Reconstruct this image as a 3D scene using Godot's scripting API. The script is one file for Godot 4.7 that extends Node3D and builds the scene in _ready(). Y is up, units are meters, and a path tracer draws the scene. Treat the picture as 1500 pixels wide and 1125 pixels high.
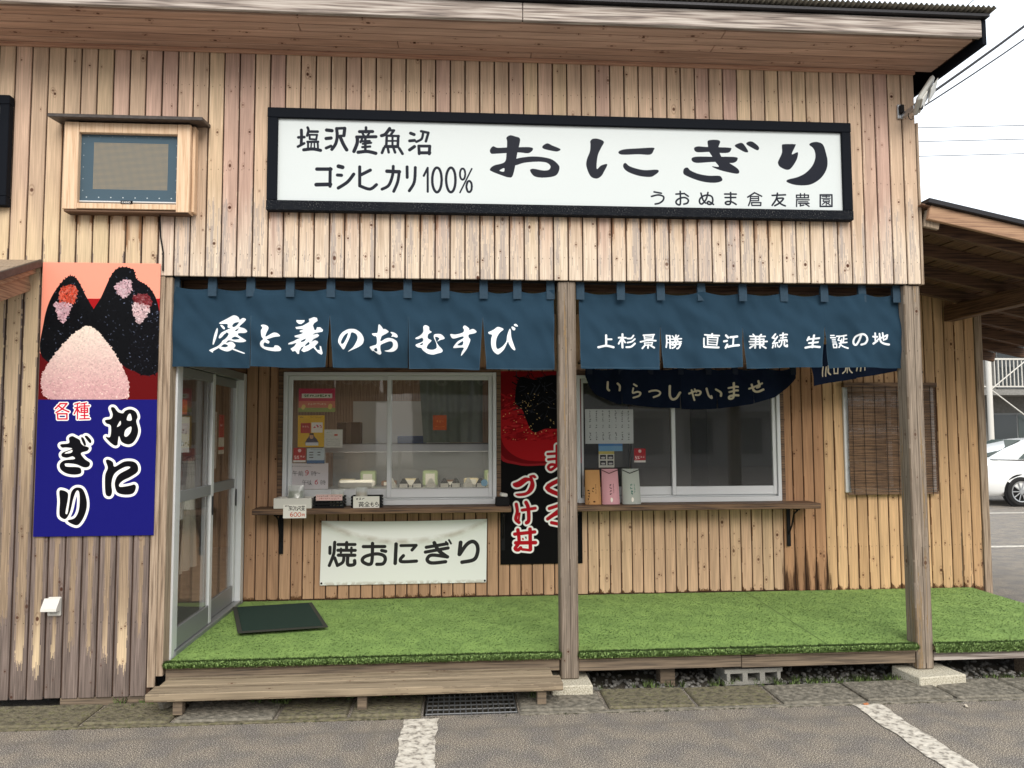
extends Node3D

# A wooden rice-ball shop with a porch, seen from its car park. Metres, y up; the upper wall's face is the plane z = 0.

var rng := RandomNumberGenerator.new()
var M := {}
var org := Vector3.ZERO            # base of the thing being built: vertices are stored relative to it
var uvr := Rect2(0, 0, 1, 1)       # x, top y, width, height of the wall region a texture covers
var uv_side := false               # take the texture across z instead of x
var uv_corner := false             # squared posts: the print runs round the corner
var uv_long := false               # boards that lie flat: across z, along x
var used := {}
var grainA: PackedByteArray
var grainB: PackedByteArray

# ---------------------------------------------------------------- lettering: strokes (k straight, s curved) with their width, shapes (f curved, g straight) and counters (e), in mm
const SIGN_HEAD = [
	"k19 211,138 213,181 211,235|k18 193,187 230,184|k17 191,248 230,225|s16 250,120 256,139 248,174|k18 259,147 314,146|k13 263,168 311,167 306,198 265,196 263,168|k16 251,215 318,213|k13 254,215 255,259|k10 276,220 273,256|k10 294,220 296,256|k13 315,213 318,257|s21 228,268 285,261 334,269",  # 塩
	"k23 372,134 405,137|k22 369,190 400,186|k19 370,253 400,239|k18 435,122 487,118|k21 487,120 482,168|k17 442,172 479,169|s20 435,122 439,175 430,223 406,261|s22 460,181 479,225 501,262",  # 沢
	"k17 623,110 623,142|k21 582,139 665,136|k15 601,149 610,165|k15 643,148 634,164|k21 564,175 687,170|s22 567,178 567,216 547,271|k15 598,187 589,209|k15 589,203 647,199|k17 619,183 620,266|k15 604,219 656,211|k16 601,241 650,236|s22 574,276 632,269 687,280",  # 産
	"s21 775,113 748,151 723,162|k16 775,125 803,125 785,151|k16 757,161 834,162|k17 757,161 754,231|k18 831,162 828,232|k14 794,160 794,230|k12 757,196 828,194|k21 748,233 828,232|k18 739,244 727,276|k16 764,243 770,272|k17 801,243 811,271|k18 838,244 859,279",  # 魚
	"k21 911,141 933,149|k20 905,192 936,188|k21 905,252 936,229|k17 979,126 1026,135|k17 1026,135 1010,192|s16 992,136 982,177 948,197|k19 964,225 1035,224|k19 964,225 967,276|k20 1035,224 1032,275|k21 967,270 1035,268",  # 沼
]
const SIGN_SUB = [
	"k23 313,393 401,391|k20 397,387 397,504|k25 310,495 399,491",  # コ
	"k26 450,371 475,377|k21 444,429 469,430|s21 450,514 508,473 547,421",  # シ
	"k20 585,372 586,497|k21 596,423 653,392|s20 586,497 651,517 693,487",  # ヒ
	"k24 760,397 839,399|s19 839,396 829,466 804,529|s19 800,363 796,422 772,489 729,516",  # カ
	"k19 889,365 890,435|s19 942,368 936,464 904,523",  # リ
	"k14 997,422 1022,369|k14 1022,369 1023,527",  # 1
	"s16 1113,447 1109,487 1098,517 1083,529 1068,518 1056,488 1052,448 1056,407 1067,377 1082,366 1098,376 1109,406 1113,447",  # 0
	"s16 1203,445 1199,486 1188,516 1173,527 1158,516 1147,487 1142,446 1146,405 1158,375 1173,364 1188,374 1199,404 1203,445",  # 0
	"s12 1266,405 1264,423 1258,437 1249,442 1240,437 1234,424 1232,406 1234,387 1240,373 1249,368 1258,373 1264,386 1266,405|k10 1309,368 1232,528|s13 1309,487 1307,506 1300,519 1292,524 1283,520 1277,506 1274,488 1277,469 1283,455 1292,450 1300,455 1307,468 1309,487",  # %
]
const SIGN_BIG = [
	"f 1537,155 1561,138 1596,145 1626,160 1617,220 1607,260 1594,340 1575,412 1548,420 1509,409 1440,383 1428,368 1455,343 1525,318 1537,254 1541,182|f 1428,241 1448,215 1479,224 1549,220 1689,215 1711,230 1681,255 1611,252 1463,264 1436,263|f 1591,300 1666,281 1744,277 1830,291 1877,326 1886,357 1860,402 1782,417 1720,409 1692,373 1704,360 1728,361 1775,369 1814,365 1828,343 1814,323 1783,312 1720,312 1650,321 1587,339|e 1490,376 1521,359 1519,383|f 1776,205 1807,186 1838,199 1893,222 1877,238 1846,237 1783,223",  # お
	"f 2094,165 2111,148 2147,147 2185,166 2166,207 2142,264 2135,350 2165,327 2206,318 2184,367 2164,399 2132,416 2093,400 2067,337 2070,289 2091,233 2095,185|f 2283,232 2321,214 2417,205 2517,198 2521,214 2496,245 2416,245 2305,250|f 2313,320 2328,306 2355,327 2407,344 2463,352 2539,347 2552,360 2526,383 2494,397 2422,392 2351,369 2319,344",  # に
]
const SIGN_BIG_TWO = [
	"f 2890,145 2912,135 2959,134 2976,147 2964,183 2973,229 2995,264 3042,294 3088,324 3103,347 3091,362 3040,356 2963,338 2916,316 2963,317 2940,284 2918,246 2895,208 2892,177|f 2796,198 2818,182 2888,184 3036,185 3050,198 3028,220 2957,222 2903,217 2817,221|f 2777,271 2805,253 2918,250 3074,248 3093,264 3073,285 3034,290 2933,285 2808,294|f 2719,363 2726,336 2749,328 2768,347 2822,369 2892,380 2962,379 2981,392 2983,412 2945,426 2883,426 2813,412 2736,382|f 3076,172 3108,152 3135,156 3167,205 3153,214 3122,202|f 3157,158 3171,141 3198,140 3233,164 3244,184 3232,198 3201,185",  # ぎ
	"f 3403,164 3415,152 3493,150 3496,162 3470,219 3505,206 3514,212 3503,256 3466,312 3434,328 3387,309 3373,286 3376,267 3402,211|f 3595,151 3614,135 3654,131 3691,149 3711,212 3719,266 3708,322 3670,378 3613,418 3557,432 3486,430 3435,414 3429,402 3448,392 3504,377 3560,349 3609,300 3633,245 3632,198 3617,170",  # り
]
const SIGN_SMALL = [
	"k11 2519,498 2568,506|s11 2501,529 2546,518 2581,528 2579,553 2554,573 2525,580",  # う
	"k11 2667,510 2725,505|s11 2696,491 2695,575 2674,578 2666,562 2684,542 2724,532 2749,547 2743,569 2719,577|k11 2729,509 2750,523",  # お
	"s11 2837,500 2850,545 2867,567|s11 2885,495 2872,540 2845,572 2829,568 2827,545 2846,523 2877,513 2909,521 2917,548 2908,571 2890,575 2878,567 2890,556 2921,575",  # ぬ
	"k11 2999,503 3078,502|k11 3002,527 3074,525|s11 3040,492 3039,555 3029,573 3007,571 3004,560 3021,553 3048,556 3076,572",  # ま
	"k10 3205,490 3157,521|k10 3205,490 3253,513|k8 3180,516 3232,515 3231,544 3175,545|k8 3175,530 3232,528|s9 3176,516 3173,548 3161,578|k9 3182,558 3247,557 3245,576 3185,577 3182,558",  # 倉
	"k11 3326,506 3418,500|s11 3363,490 3353,531 3324,574|s11 3357,526 3403,525 3375,557 3342,576|s11 3357,531 3384,562 3415,576",  # 友
	"k9 3495,501 3578,499 3577,517 3495,519 3495,501|k8 3523,489 3522,518|k8 3551,489 3550,518|k9 3494,532 3582,531|k9 3496,532 3493,578|k8 3508,546 3572,545|k8 3507,557 3581,556|k9 3521,557 3519,574 3544,568|k9 3553,557 3580,576|k7 3576,553 3558,565",  # 農
	"k11 3661,496 3742,494 3740,573 3658,575 3661,496|k7 3674,506 3727,505|k7 3702,500 3702,518|k7 3671,519 3729,518|k7 3680,529 3723,528 3722,540 3680,541 3680,529|k7 3698,542 3673,561|k7 3701,542 3700,565|k7 3701,547 3728,564|k7 3722,546 3710,555",  # 園
]
const CURTAIN_ONE_A = [
	"f 284,234 313,206 366,175 391,175 410,189 418,205 437,196 457,205 457,216 433,236 419,253 450,267 471,289 456,298 417,295 410,306 434,326 462,348 440,357 402,355 353,343 332,362 300,388 255,418 253,430 231,416 236,409 279,385 302,360 310,346 329,332 347,309 334,301 323,301 304,324 288,332 285,321 301,293 336,273 363,259 352,259 341,254 335,231|e 370,242 384,225 413,222 400,242 379,253|e 372,332 394,318 421,334 391,339|f 316,363 338,360 370,351 394,368 398,384 382,401 355,415 328,415 290,397 316,379|e 303,385 324,368 348,379 330,389|f 292,243 305,242 322,257 321,269 309,265|f 273,265 278,279 272,318 259,368 250,377 251,352 258,302|f 387,398 425,415 457,429 455,435 436,429 376,404|e 328,304 336,290 350,298 345,309|e 390,276 414,263 400,281",  # 愛
	"f 558,247 574,240 596,246 605,263 594,300 593,322 630,294 651,292 668,302 676,316 641,321 608,336 598,340 614,353 608,368 587,361 579,372 582,386 604,392 637,392 645,378 666,380 683,400 675,414 637,417 593,409 563,392 554,372 562,353 576,339 566,322 561,283 569,263",  # と
	"g 776,208 828,201 826,214 807,231 790,231 777,220|g 856,194 891,183 911,190 916,210 894,224 886,239 898,270 909,272 914,253 936,255 956,275 953,287 904,292 887,301 920,298 934,309 926,320 893,331 877,348 904,338 926,348 929,359 905,379 922,404 944,410 940,379 952,385 966,432 958,441 933,427 894,388 861,410 834,420 815,410 833,380 817,388 804,411 801,433 790,433 774,413 757,419 743,402 768,383 784,360 751,372 729,374 729,366 767,349 797,329 811,324 772,324 769,315 805,298 821,287 799,284 799,276 826,262 777,268 771,256 815,242 859,213|e 812,343 838,326 833,343 814,352|e 839,371 858,349 866,363 842,378",  # 義
]
const CURTAIN_ONE_B = [
	"f 1101,418 1137,389 1157,356 1167,327 1163,306 1148,291 1126,287 1116,319 1096,364 1072,403 1051,379 1038,354 1045,319 1067,286 1099,265 1128,261 1160,268 1193,297 1209,331 1206,356 1190,376 1153,397|e 1057,363 1059,344 1079,306 1103,289 1096,319 1080,352 1068,365",  # の
	"f 1306,233 1324,244 1337,262 1349,261 1372,278 1361,290 1333,305 1323,317 1319,347 1349,328 1374,322 1403,330 1428,350 1435,379 1428,400 1403,416 1371,417 1345,410 1375,403 1397,386 1402,367 1395,350 1378,346 1350,355 1321,372 1319,401 1325,426 1315,437 1297,430 1274,414 1264,414 1247,391 1268,380 1294,366 1292,318 1275,314 1262,300 1283,293 1298,285|e 1276,405 1292,393 1298,413 1286,416|f 1384,285 1403,286 1425,300 1433,317 1425,324 1407,317 1390,315 1397,302",  # お
]
const CURTAIN_ONE_C = [
	"f 1596,245 1611,233 1633,244 1636,267 1651,280 1629,295 1626,323 1649,337 1641,351 1626,367 1619,392 1654,402 1682,392 1684,371 1679,351 1666,321 1666,300 1681,294 1709,297 1729,313 1736,330 1709,337 1689,346 1702,325 1674,313 1682,346 1699,376 1722,402 1720,420 1684,430 1659,435 1624,428 1594,407 1581,390 1556,386 1546,370 1591,344 1588,321 1556,331 1543,325 1578,301 1596,278|e 1571,369 1591,354 1589,369",  # む
	"f 1858,243 1871,230 1899,250 1901,262 1927,257 1951,278 1937,288 1901,294 1899,314 1911,329 1904,360 1886,401 1853,441 1856,416 1866,386 1803,389 1799,378 1825,345 1863,319 1856,307 1795,326 1774,302 1782,295 1810,297 1856,281 1866,263|e 1825,368 1861,340 1858,368",  # す
	"f 2016,285 2028,278 2054,262 2080,241 2100,243 2121,257 2095,280 2072,318 2064,364 2072,395 2105,380 2135,344 2143,303 2159,261 2168,266 2171,318 2186,374 2194,400 2189,409 2171,395 2153,364 2146,346 2120,395 2089,426 2069,432 2043,411 2031,375 2033,329 2041,301 2021,296|f 2173,248 2182,246 2199,261 2192,274 2179,266|f 2189,235 2202,231 2216,245 2212,251 2197,246",  # び
]
const CURTAIN_TWO_A = [
	"k15 184,296 184,365|k12 187,324 223,324|s15 132,378 184,368 237,379",  # 上
	"k12 276,315 324,313|k14 301,291 301,381|k12 296,321 275,356|k11 305,324 320,345|s11 335,317 361,313 376,293|s11 335,345 365,336 385,317|s13 328,377 360,372 385,349",  # 杉
	"k11 441,291 519,290|k10 445,291 452,318|k10 515,290 508,318|k6 452,305 508,304|k8 449,318 510,318|s11 423,337 477,327 531,333|k9 451,345 507,344 503,360 455,360 451,345|k13 478,359 477,380|k12 451,365 435,383|k12 498,365 522,380|k9 477,320 477,331",  # 景
	"s11 601,294 601,341 594,376|k9 601,294 623,294|k12 625,294 623,380|k7 603,320 623,320|k7 603,343 622,343|k10 641,294 653,307|k10 682,291 673,304|k10 636,317 701,313|k10 633,337 699,334|s11 665,289 660,324 635,354|k11 673,324 696,347|s11 639,358 690,351 680,377 669,382|s11 664,343 657,367 637,380",  # 勝
]
const CURTAIN_TWO_B = [
	"k11 853,297 954,295|k13 903,286 901,307|k11 870,310 943,309|k11 872,310 874,361|k11 943,309 939,361|k6 876,327 940,326|k6 876,342 940,342|k9 874,359 939,359|k11 848,321 849,379|k14 849,378 954,377",  # 直
	"k16 1004,292 1022,307|k15 992,333 1014,330|k16 1018,356 1007,378|k15 1039,304 1090,302|k12 1063,309 1061,360|s15 1025,371 1064,365 1102,364",  # 江
	"k11 1192,284 1200,295|k12 1245,284 1236,295|k11 1169,299 1269,297|k10 1173,318 1260,316|k11 1260,316 1256,353|k11 1166,335 1279,333|k10 1172,353 1259,351|k12 1207,299 1203,377|k12 1233,299 1234,377|k12 1199,355 1170,377|k12 1239,355 1271,379",  # 兼
	"k12 1338,285 1317,309 1339,318|k11 1351,303 1316,350 1350,346|k10 1334,350 1333,374|k10 1318,363 1313,379|k9 1348,359 1353,374|k12 1391,283 1390,318|k11 1369,296 1422,293|k9 1373,315 1417,313|k11 1363,342 1363,331 1421,330 1421,341|s11 1383,337 1378,359 1362,376|s12 1403,337 1402,367 1420,374 1422,363",  # 続
]
const CURTAIN_TWO_C = [
	"k14 1589,300 1581,321|k13 1584,314 1661,312|k15 1622,290 1620,372|k13 1593,342 1657,339|s15 1570,374 1621,367 1673,374",  # 生
	"k9 1736,290 1762,287|k9 1732,306 1769,303|k8 1740,321 1764,319|k8 1739,336 1765,335|k9 1741,350 1765,349 1763,374 1744,375 1741,350|k10 1779,292 1806,289 1785,320 1809,322 1799,348 1779,373|k11 1815,289 1847,284|k10 1832,289 1828,334|k9 1817,310 1816,336|k9 1831,310 1851,309|k10 1809,337 1852,333|s12 1789,343 1813,362 1856,375",  # 誕
	"s14 1941,291 1932,328 1914,354 1898,347 1896,324 1912,296 1946,286 1974,298 1983,323 1970,349 1948,356",  # の
	"k14 2048,271 2046,323|k13 2028,297 2064,295|k14 2028,347 2063,323|s15 2084,273 2087,323 2109,341 2149,351|k12 2109,266 2112,318|k12 2068,313 2140,283 2134,308 2124,313",  # 地
]
const WELCOME = [
	"s19 156,99 153,158 166,179|s17 237,120 255,147 252,185",  # い
	"k17 383,120 410,136|s17 377,158 371,201 415,190 442,201 431,227 376,246",  # ら
	"s17 518,195 579,181 617,195 605,222 556,244",  # っ
	"s22 708,136 707,222 730,260 769,249 795,206",  # し
	"s18 879,206 946,179 984,190 973,217 940,217|k15 930,163 946,190|k18 902,174 930,265",  # や
	"s20 1040,168 1055,228 1082,249 1081,233|s18 1123,168 1161,195 1162,228",  # い
	"k18 1228,157 1311,152|k18 1233,195 1311,184|s20 1273,119 1273,228 1259,255 1232,255 1238,233 1315,228",  # ま
	"k18 1411,162 1524,124|s18 1491,97 1501,146 1478,157|s20 1434,124 1450,179 1483,195 1533,179",  # せ
]
const SHORT_CURTAIN = [
	"k11 102,54 98,137|k11 128,54 125,136|s13 146,42 147,99 167,122",  # 爪
	"k11 195,59 199,116 232,113 234,59 195,59",  # 口
	"s11 308,53 301,87 279,110|k9 320,53 317,105|s11 332,53 340,85 357,107",  # 小
	"k10 394,53 394,93|k10 421,50 422,93|k10 457,47 457,84",  # 川
]
const RICE_BANNER = [
	"k9 135,885 106,916|k9 132,885 173,885 148,917 111,940|k9 121,897 152,921 186,936|k9 119,948 175,948 176,980 122,980 119,948",  # 各
	"k8 249,881 220,889|k8 236,889 239,980|k8 221,911 250,909|k8 233,917 219,948|k8 239,921 251,940|k8 291,881 257,887|k8 250,901 307,899|k8 259,913 297,913 298,940 260,940 259,913|k7 260,927 298,927|k8 278,885 281,976|k8 259,959 301,959|k8 252,980 309,978",  # 種
	"f 437,913 456,909 480,937 510,945 525,929 556,921 587,937 599,969 592,996 605,1048 599,1088 577,1127 546,1139 508,1123 491,1087 485,1119 482,1142 463,1144 431,1118 411,1091 438,1091 440,1024 413,1008 405,988 439,980 449,953|e 535,988 541,957 556,949 564,988|e 478,1024 496,992 499,1016 481,1030|e 522,1083 529,1048 562,1028 560,1064 537,1091",  # お
	"f 416,1240 431,1232 458,1248 470,1276 526,1245 580,1245 607,1269 608,1308 567,1339 522,1362 500,1386 508,1401 561,1394 591,1387 601,1406 585,1441 540,1449 494,1437 476,1401 476,1362 498,1323 558,1288 558,1276 527,1280 482,1307 461,1338 454,1385 459,1432 449,1457 426,1452 417,1416 415,1330 429,1283",  # に
	"f 192,1098 210,1086 229,1094 256,1110 264,1129 280,1145 311,1157 304,1177 266,1192 290,1228 321,1251 314,1275 284,1278 238,1259 178,1254 174,1266 186,1274 254,1278 271,1294 267,1317 225,1323 180,1313 149,1289 144,1258 170,1235 230,1227 218,1211 184,1219 154,1211 157,1188 213,1164 182,1156 152,1156 144,1137 193,1129|e 173,1188 213,1171 210,1188 176,1194|f 264,1098 279,1098 295,1137 284,1143|f 286,1090 301,1086 325,1114 318,1130",  # ぎ
	"f 146,1425 164,1418 195,1434 198,1469 187,1546 188,1562 199,1558 208,1492 217,1430 243,1403 281,1411 305,1462 311,1524 294,1586 265,1629 235,1628 200,1604 241,1589 263,1547 268,1485 263,1430 247,1423 230,1469 214,1547 189,1593 158,1581 150,1554 151,1484",  # り
]
const BOWL_POSTER = [
	"f 112,983 155,965 213,932 256,934 256,918 299,909 320,933 299,940 285,932 303,999 279,1055 222,1088 155,1092 136,1073 222,1060 255,1017 265,970 241,965 184,1007 145,1018 117,1007",  # づ
	"s29 140,1163 149,1224 135,1290 163,1320|s32 226,1149 245,1197 249,1300 230,1324|s27 192,1215 307,1199|s19 168,1243 161,1299",  # け
	"s30 153,1384 163,1487 129,1542 153,1557 177,1539|k30 125,1421 301,1404|k32 134,1496 307,1496|k32 260,1380 263,1554|s23 191,1553 259,1561|k15 196,1461 198,1465",  # 丼
	"k23 420,729 570,720|k23 425,777 569,763|k27 503,658 501,830|s25 501,830 448,867 424,843 463,820 578,854",  # ま
	"s37 578,935 413,1024 586,1106",  # く
	"s29 431,1203 576,1167 416,1293|s29 416,1293 508,1247 604,1276 574,1342 450,1326",  # ろ
]
const YAKI_BANNER = [
	"k27 76,225 77,277|s27 114,183 109,280 75,380|k27 118,316 141,375|k27 215,185 216,240|k27 143,202 286,202|k27 143,251 290,253|k21 169,239 169,270|k21 257,230 257,271|k29 149,293 287,295|s27 196,302 188,353 143,381|s29 229,297 229,369 258,380 287,370 287,341",  # 焼
	"k29 358,221 539,222|s29 435,193 434,347 409,375 362,356 353,330 382,304 465,285 528,298 547,333 528,371 476,375|k29 515,256 548,264",  # お
	"k31 636,200 632,369|k27 678,215 807,215 773,256|s29 700,304 676,335 693,356 812,353",  # に
	"k29 895,234 1072,207|k29 888,276 1081,244|s32 962,195 999,262 1072,320|s30 1078,321 946,303 906,331 915,360 957,372 1062,363|k17 1062,190 1078,216|k17 1088,174 1106,206",  # ぎ
	"k34 1189,199 1180,301|s32 1183,301 1241,218 1294,193 1332,225 1337,288 1305,350 1204,370",  # り
]
const HOURS_INK = [
	"k32 318,653 239,816|k32 279,742 582,736|k36 220,897 644,888|k36 412,743 417,1083",  # 午
	"k32 783,677 832,738|k32 985,658 946,739|k32 703,770 1088,761|k32 745,840 728,1086|k32 745,840 886,841 890,1087|k28 754,922 888,923|k28 755,992 889,993|k32 967,842 970,1026|k32 1068,802 1072,1088 1011,1088",  # 前
	"k32 1804,725 1808,1033 1922,1034 1918,726 1804,725|k28 1806,869 1920,870|k32 1979,768 2182,757|k32 2079,686 2081,830|k32 1960,837 2211,831|k32 1981,911 2212,905|k32 2142,830 2145,1076 2084,1076|k28 2010,961 2051,1014",  # 時
	"s37 2252,880 2345,832 2427,894 2528,858",  # 波
	"k32 1137,1437 1059,1600|k32 1098,1526 1402,1521|k36 1040,1681 1464,1673|k36 1232,1528 1236,1867",  # 午
	"k32 1542,1461 1475,1571|k32 1584,1563 1477,1685|k32 1533,1665 1536,1870|k32 1765,1463 1653,1556 1767,1626 1639,1695|k32 1736,1708 1629,1871|k32 1668,1748 1789,1741 1649,1883|k32 1688,1769 1852,1873",  # 後
	"k32 2593,1511 2597,1818 2710,1819 2707,1511 2593,1511|k28 2595,1654 2708,1655|k32 2768,1553 2971,1542|k32 2869,1472 2870,1615|k32 2749,1622 3000,1616|k32 2770,1696 3001,1690|k32 2931,1616 2934,1862 2873,1861|k28 2799,1746 2840,1799",  # 時
	"k24 191,263 271,243|k24 231,222 232,304|k24 372,243 473,244|k24 413,223 406,305|k24 534,244 656,245|k24 595,224 584,310|k24 716,254 838,255|k24 777,226 770,308|k24 918,239 1000,297|k24 1101,232 1085,314|k24 1182,270 1303,262|k24 1364,242 1365,316|k24 1466,259 1567,260|k24 1648,252 1730,302",  # 字
]
const HOURS_RED = [
	"s57 1521,744 1507,801 1469,843 1417,858 1364,842 1325,799 1310,742 1323,685 1361,643 1414,628 1467,644 1506,686 1521,744|s57 1524,723 1534,867 1435,1009 1306,1021",  # 9
	"s57 2328,1701 2314,1758 2276,1800 2224,1815 2171,1799 2132,1756 2117,1699 2130,1642 2168,1600 2221,1585 2274,1601 2313,1643 2328,1701|s57 2312,1455 2171,1527 2113,1691",  # 6
]
const RICE_PICTURE = [
	"g 207,228 761,223 765,364 212,368",  # table
	"g -77,573 770,570 777,863 -67,863",  # tray
	"f 141,100 203,99 270,219 320,301 385,383 436,514 439,628 237,678 17,597 17,385 58,221",  # a
	"f 438,43 541,37 567,117 570,233 717,364 721,660 519,661 387,465 298,351 357,218",  # b
	"f 544,150 599,120 681,199 720,364 725,677 550,644",  # c
	"f 119,163 197,146 207,211 177,269 115,262",  # plum
	"f 83,254 177,269 149,352 126,376 87,295",  # rice
	"f 441,143 527,109 537,167 491,217",  # rice
	"f 554,208 649,207 659,265 588,282",  # plum
	"f 552,258 651,282 614,365 582,373",  # rice
	"f 283,400 356,449 454,579 529,726 539,808 501,857 88,856 24,792 21,711 79,597 184,466 245,417",  # front
	"f 128,662 282,596 394,678 428,792 242,840 71,824 53,743",  # blush
	"g -98,860 809,860 830,1761 -65,1748",  # blue
]
const BOWL_PICTURE = [
	"f -27,99 53,-21 407,-38 715,-39 763,74 756,732 643,811 385,828 146,820 -29,704",  # rim
	"f -3,107 61,3 407,-14 699,-14 738,90 732,708 627,792 386,809 154,800 -5,680",  # bowl
	"f 4,347 212,323 453,299 663,364 693,588 563,763 242,784 51,680 -4,506",  # tuna
	"f 173,59 310,75 455,34 601,74 680,268 630,460 508,507 404,507 283,531 196,339 132,267",  # nori
]


class Canvas:
	var w: int
	var h: int
	var d := PackedByteArray()

	func _init(ww: int, hh: int, c: Color) -> void:
		w = ww
		h = hh
		d.resize(w * h * 3)
		var r := int(c.r * 255)
		var g := int(c.g * 255)
		var b := int(c.b * 255)
		for i in w * h:
			d[i * 3] = r
			d[i * 3 + 1] = g
			d[i * 3 + 2] = b

	func put(x: int, y: int, c: Color, a: float) -> void:
		var o := (y * w + x) * 3
		d[o] = int(lerpf(d[o], c.r * 255.0, a))
		d[o + 1] = int(lerpf(d[o + 1], c.g * 255.0, a))
		d[o + 2] = int(lerpf(d[o + 2], c.b * 255.0, a))

	func stroke(p: PackedVector2Array, r: float, c: Color) -> void:
		for i in maxi(1, p.size() - 1):
			var a := p[i]
			var b := p[mini(i + 1, p.size() - 1)]
			var ab := b - a
			var l2 := maxf(ab.length_squared(), 1e-6)
			for y in range(maxi(0, int(minf(a.y, b.y) - r - 1)), mini(h, int(maxf(a.y, b.y) + r + 2))):
				for x in range(maxi(0, int(minf(a.x, b.x) - r - 1)), mini(w, int(maxf(a.x, b.x) + r + 2))):
					var q := Vector2(x + 0.5, y + 0.5)
					var t := clampf((q - a).dot(ab) / l2, 0.0, 1.0)
					var al := r - q.distance_to(a + ab * t) + 0.5
					if al > 0.0:
						put(x, y, c, minf(al, 1.0))

	func fill(p: PackedVector2Array, c: Color) -> void:
		var lo := p[0]
		var hi := p[0]
		for q in p:
			lo = lo.min(q)
			hi = hi.max(q)
		var cov := PackedFloat32Array()
		cov.resize(w)
		for y in range(maxi(0, int(lo.y)), mini(h, int(hi.y) + 1)):
			cov.fill(0.0)
			for k in 3:
				var sy := y + (k + 0.5) / 3.0
				var xs := PackedFloat32Array()
				for i in p.size():
					var a := p[i]
					var b := p[(i + 1) % p.size()]
					if (a.y <= sy) != (b.y <= sy):
						xs.append(a.x + (sy - a.y) / (b.y - a.y) * (b.x - a.x))
				xs.sort()
				for j in range(0, xs.size() - 1, 2):
					for x in range(maxi(0, int(xs[j])), mini(w, int(xs[j + 1]) + 1)):
						cov[x] += maxf(0.0, minf(xs[j + 1], x + 1) - maxf(xs[j], x)) / 3.0
			for x in range(maxi(0, int(lo.x)), mini(w, int(hi.x) + 2)):
				if cov[x] > 0.01:
					put(x, y, c, minf(cov[x], 1.0))

	func rect(x0: float, y0: float, x1: float, y1: float, c: Color) -> void:
		fill(PackedVector2Array([Vector2(x0, y0), Vector2(x1, y0), Vector2(x1, y1), Vector2(x0, y1)]), c)

	func speckle(rn: RandomNumberGenerator, amount: float) -> void:
		for i in w * h:
			var n := rn.randf_range(-amount, amount) * 255.0
			for k in 3:
				d[i * 3 + k] = clampi(int(d[i * 3 + k] + n), 0, 255)

	func tex() -> ImageTexture:
		return ImageTexture.create_from_image(Image.create_from_data(w, h, false, Image.FORMAT_RGB8, d))


func soft(p: PackedVector2Array, closed: bool) -> PackedVector2Array:
	var n := p.size()
	if n < 3:
		return p
	var out := PackedVector2Array()
	for i in (n if closed else n - 1):
		var p0 := p[(i - 1 + n) % n] if closed or i > 0 else p[0]
		var p1 := p[i]
		var p2 := p[(i + 1) % n]
		var p3 := p[(i + 2) % n] if closed or i + 2 < n else p[n - 1]
		for k in 5:
			out.append(p1.cubic_interpolate(p2, p0, p3, k / 5.0))
	if not closed:
		out.append(p[n - 1])
	return out


func ink(cv: Canvas, glyphs: Array, sc: float, col: Color, bg: Color, grow := 0.0, off := Vector2.ZERO) -> void:
	for g: String in glyphs:
		for op in g.split("|"):
			var bits := op.split(" ")
			var kind := bits[0][0]
			var p := PackedVector2Array()
			for i in range(1, bits.size()):
				var xy := bits[i].split(",")
				p.append(Vector2(float(xy[0]), float(xy[1])) * sc + off)
			if kind == "k" or kind == "s":
				cv.stroke(p if kind == "k" else soft(p, false), float(bits[0].substr(1)) * sc * 0.5 + grow, col)
			elif kind == "e":
				if grow == 0.0:
					cv.fill(soft(p, true), bg)
			else:
				var q := p if kind == "g" else soft(p, true)
				cv.fill(q, col)
				if grow > 0.0:
					q.append(q[0])
					cv.stroke(q, grow, col)


func scribble(cv: Canvas, x: float, y: float, size: float, n: int, col: Color, down := false, thick := 0.09) -> void:   # n small characters too far off to read
	for i in n:
		var o := Vector2(x, y) + (Vector2(0, i * size * 1.08) if down else Vector2(i * size * 1.08, 0))
		for k in rng.randi_range(3, 5):
			var a := Vector2(rng.randf_range(0.1, 0.9), rng.randf_range(0.1, 0.9))
			var b := Vector2(rng.randf_range(0.1, 0.9), a.y) if k % 2 == 0 else Vector2(a.x, rng.randf_range(0.1, 0.9))
			cv.stroke(PackedVector2Array([o + a * size, o + b * size]), size * thick, col)


# ---------------------------------------------------------------- meshes
func begin() -> SurfaceTool:
	var st := SurfaceTool.new()
	st.begin(Mesh.PRIMITIVE_TRIANGLES)
	return st


func vert(st: SurfaceTool, p: Vector3, n: Vector3, uv := Vector2.INF) -> void:
	st.set_normal(n)
	if uv == Vector2.INF:
		uv = Vector2((-p.z + p.y * 0.999 - uvr.position.x) / uvr.size.x, p.x / uvr.size.y + uvr.position.y) if uv_long else Vector2(((-p.z if uv_side else (p.x - p.z if uv_corner else p.x)) - uvr.position.x) / uvr.size.x, (uvr.position.y - p.y) / uvr.size.y)
	st.set_uv(uv)
	st.add_vertex(p - org)


func tri(st: SurfaceTool, a: Vector3, b: Vector3, c: Vector3, inside: Vector3) -> void:
	var n := (a - c).cross(a - b).normalized()
	if n.dot((a + b + c) / 3.0 - inside) < 0.0:
		n = -n
		var t := b
		b = c
		c = t
	vert(st, a, n)
	vert(st, b, n)
	vert(st, c, n)


func quad(st: SurfaceTool, a: Vector3, b: Vector3, c: Vector3, d: Vector3, inside: Vector3) -> void:
	tri(st, a, b, c, inside)
	tri(st, a, c, d, inside)


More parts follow.
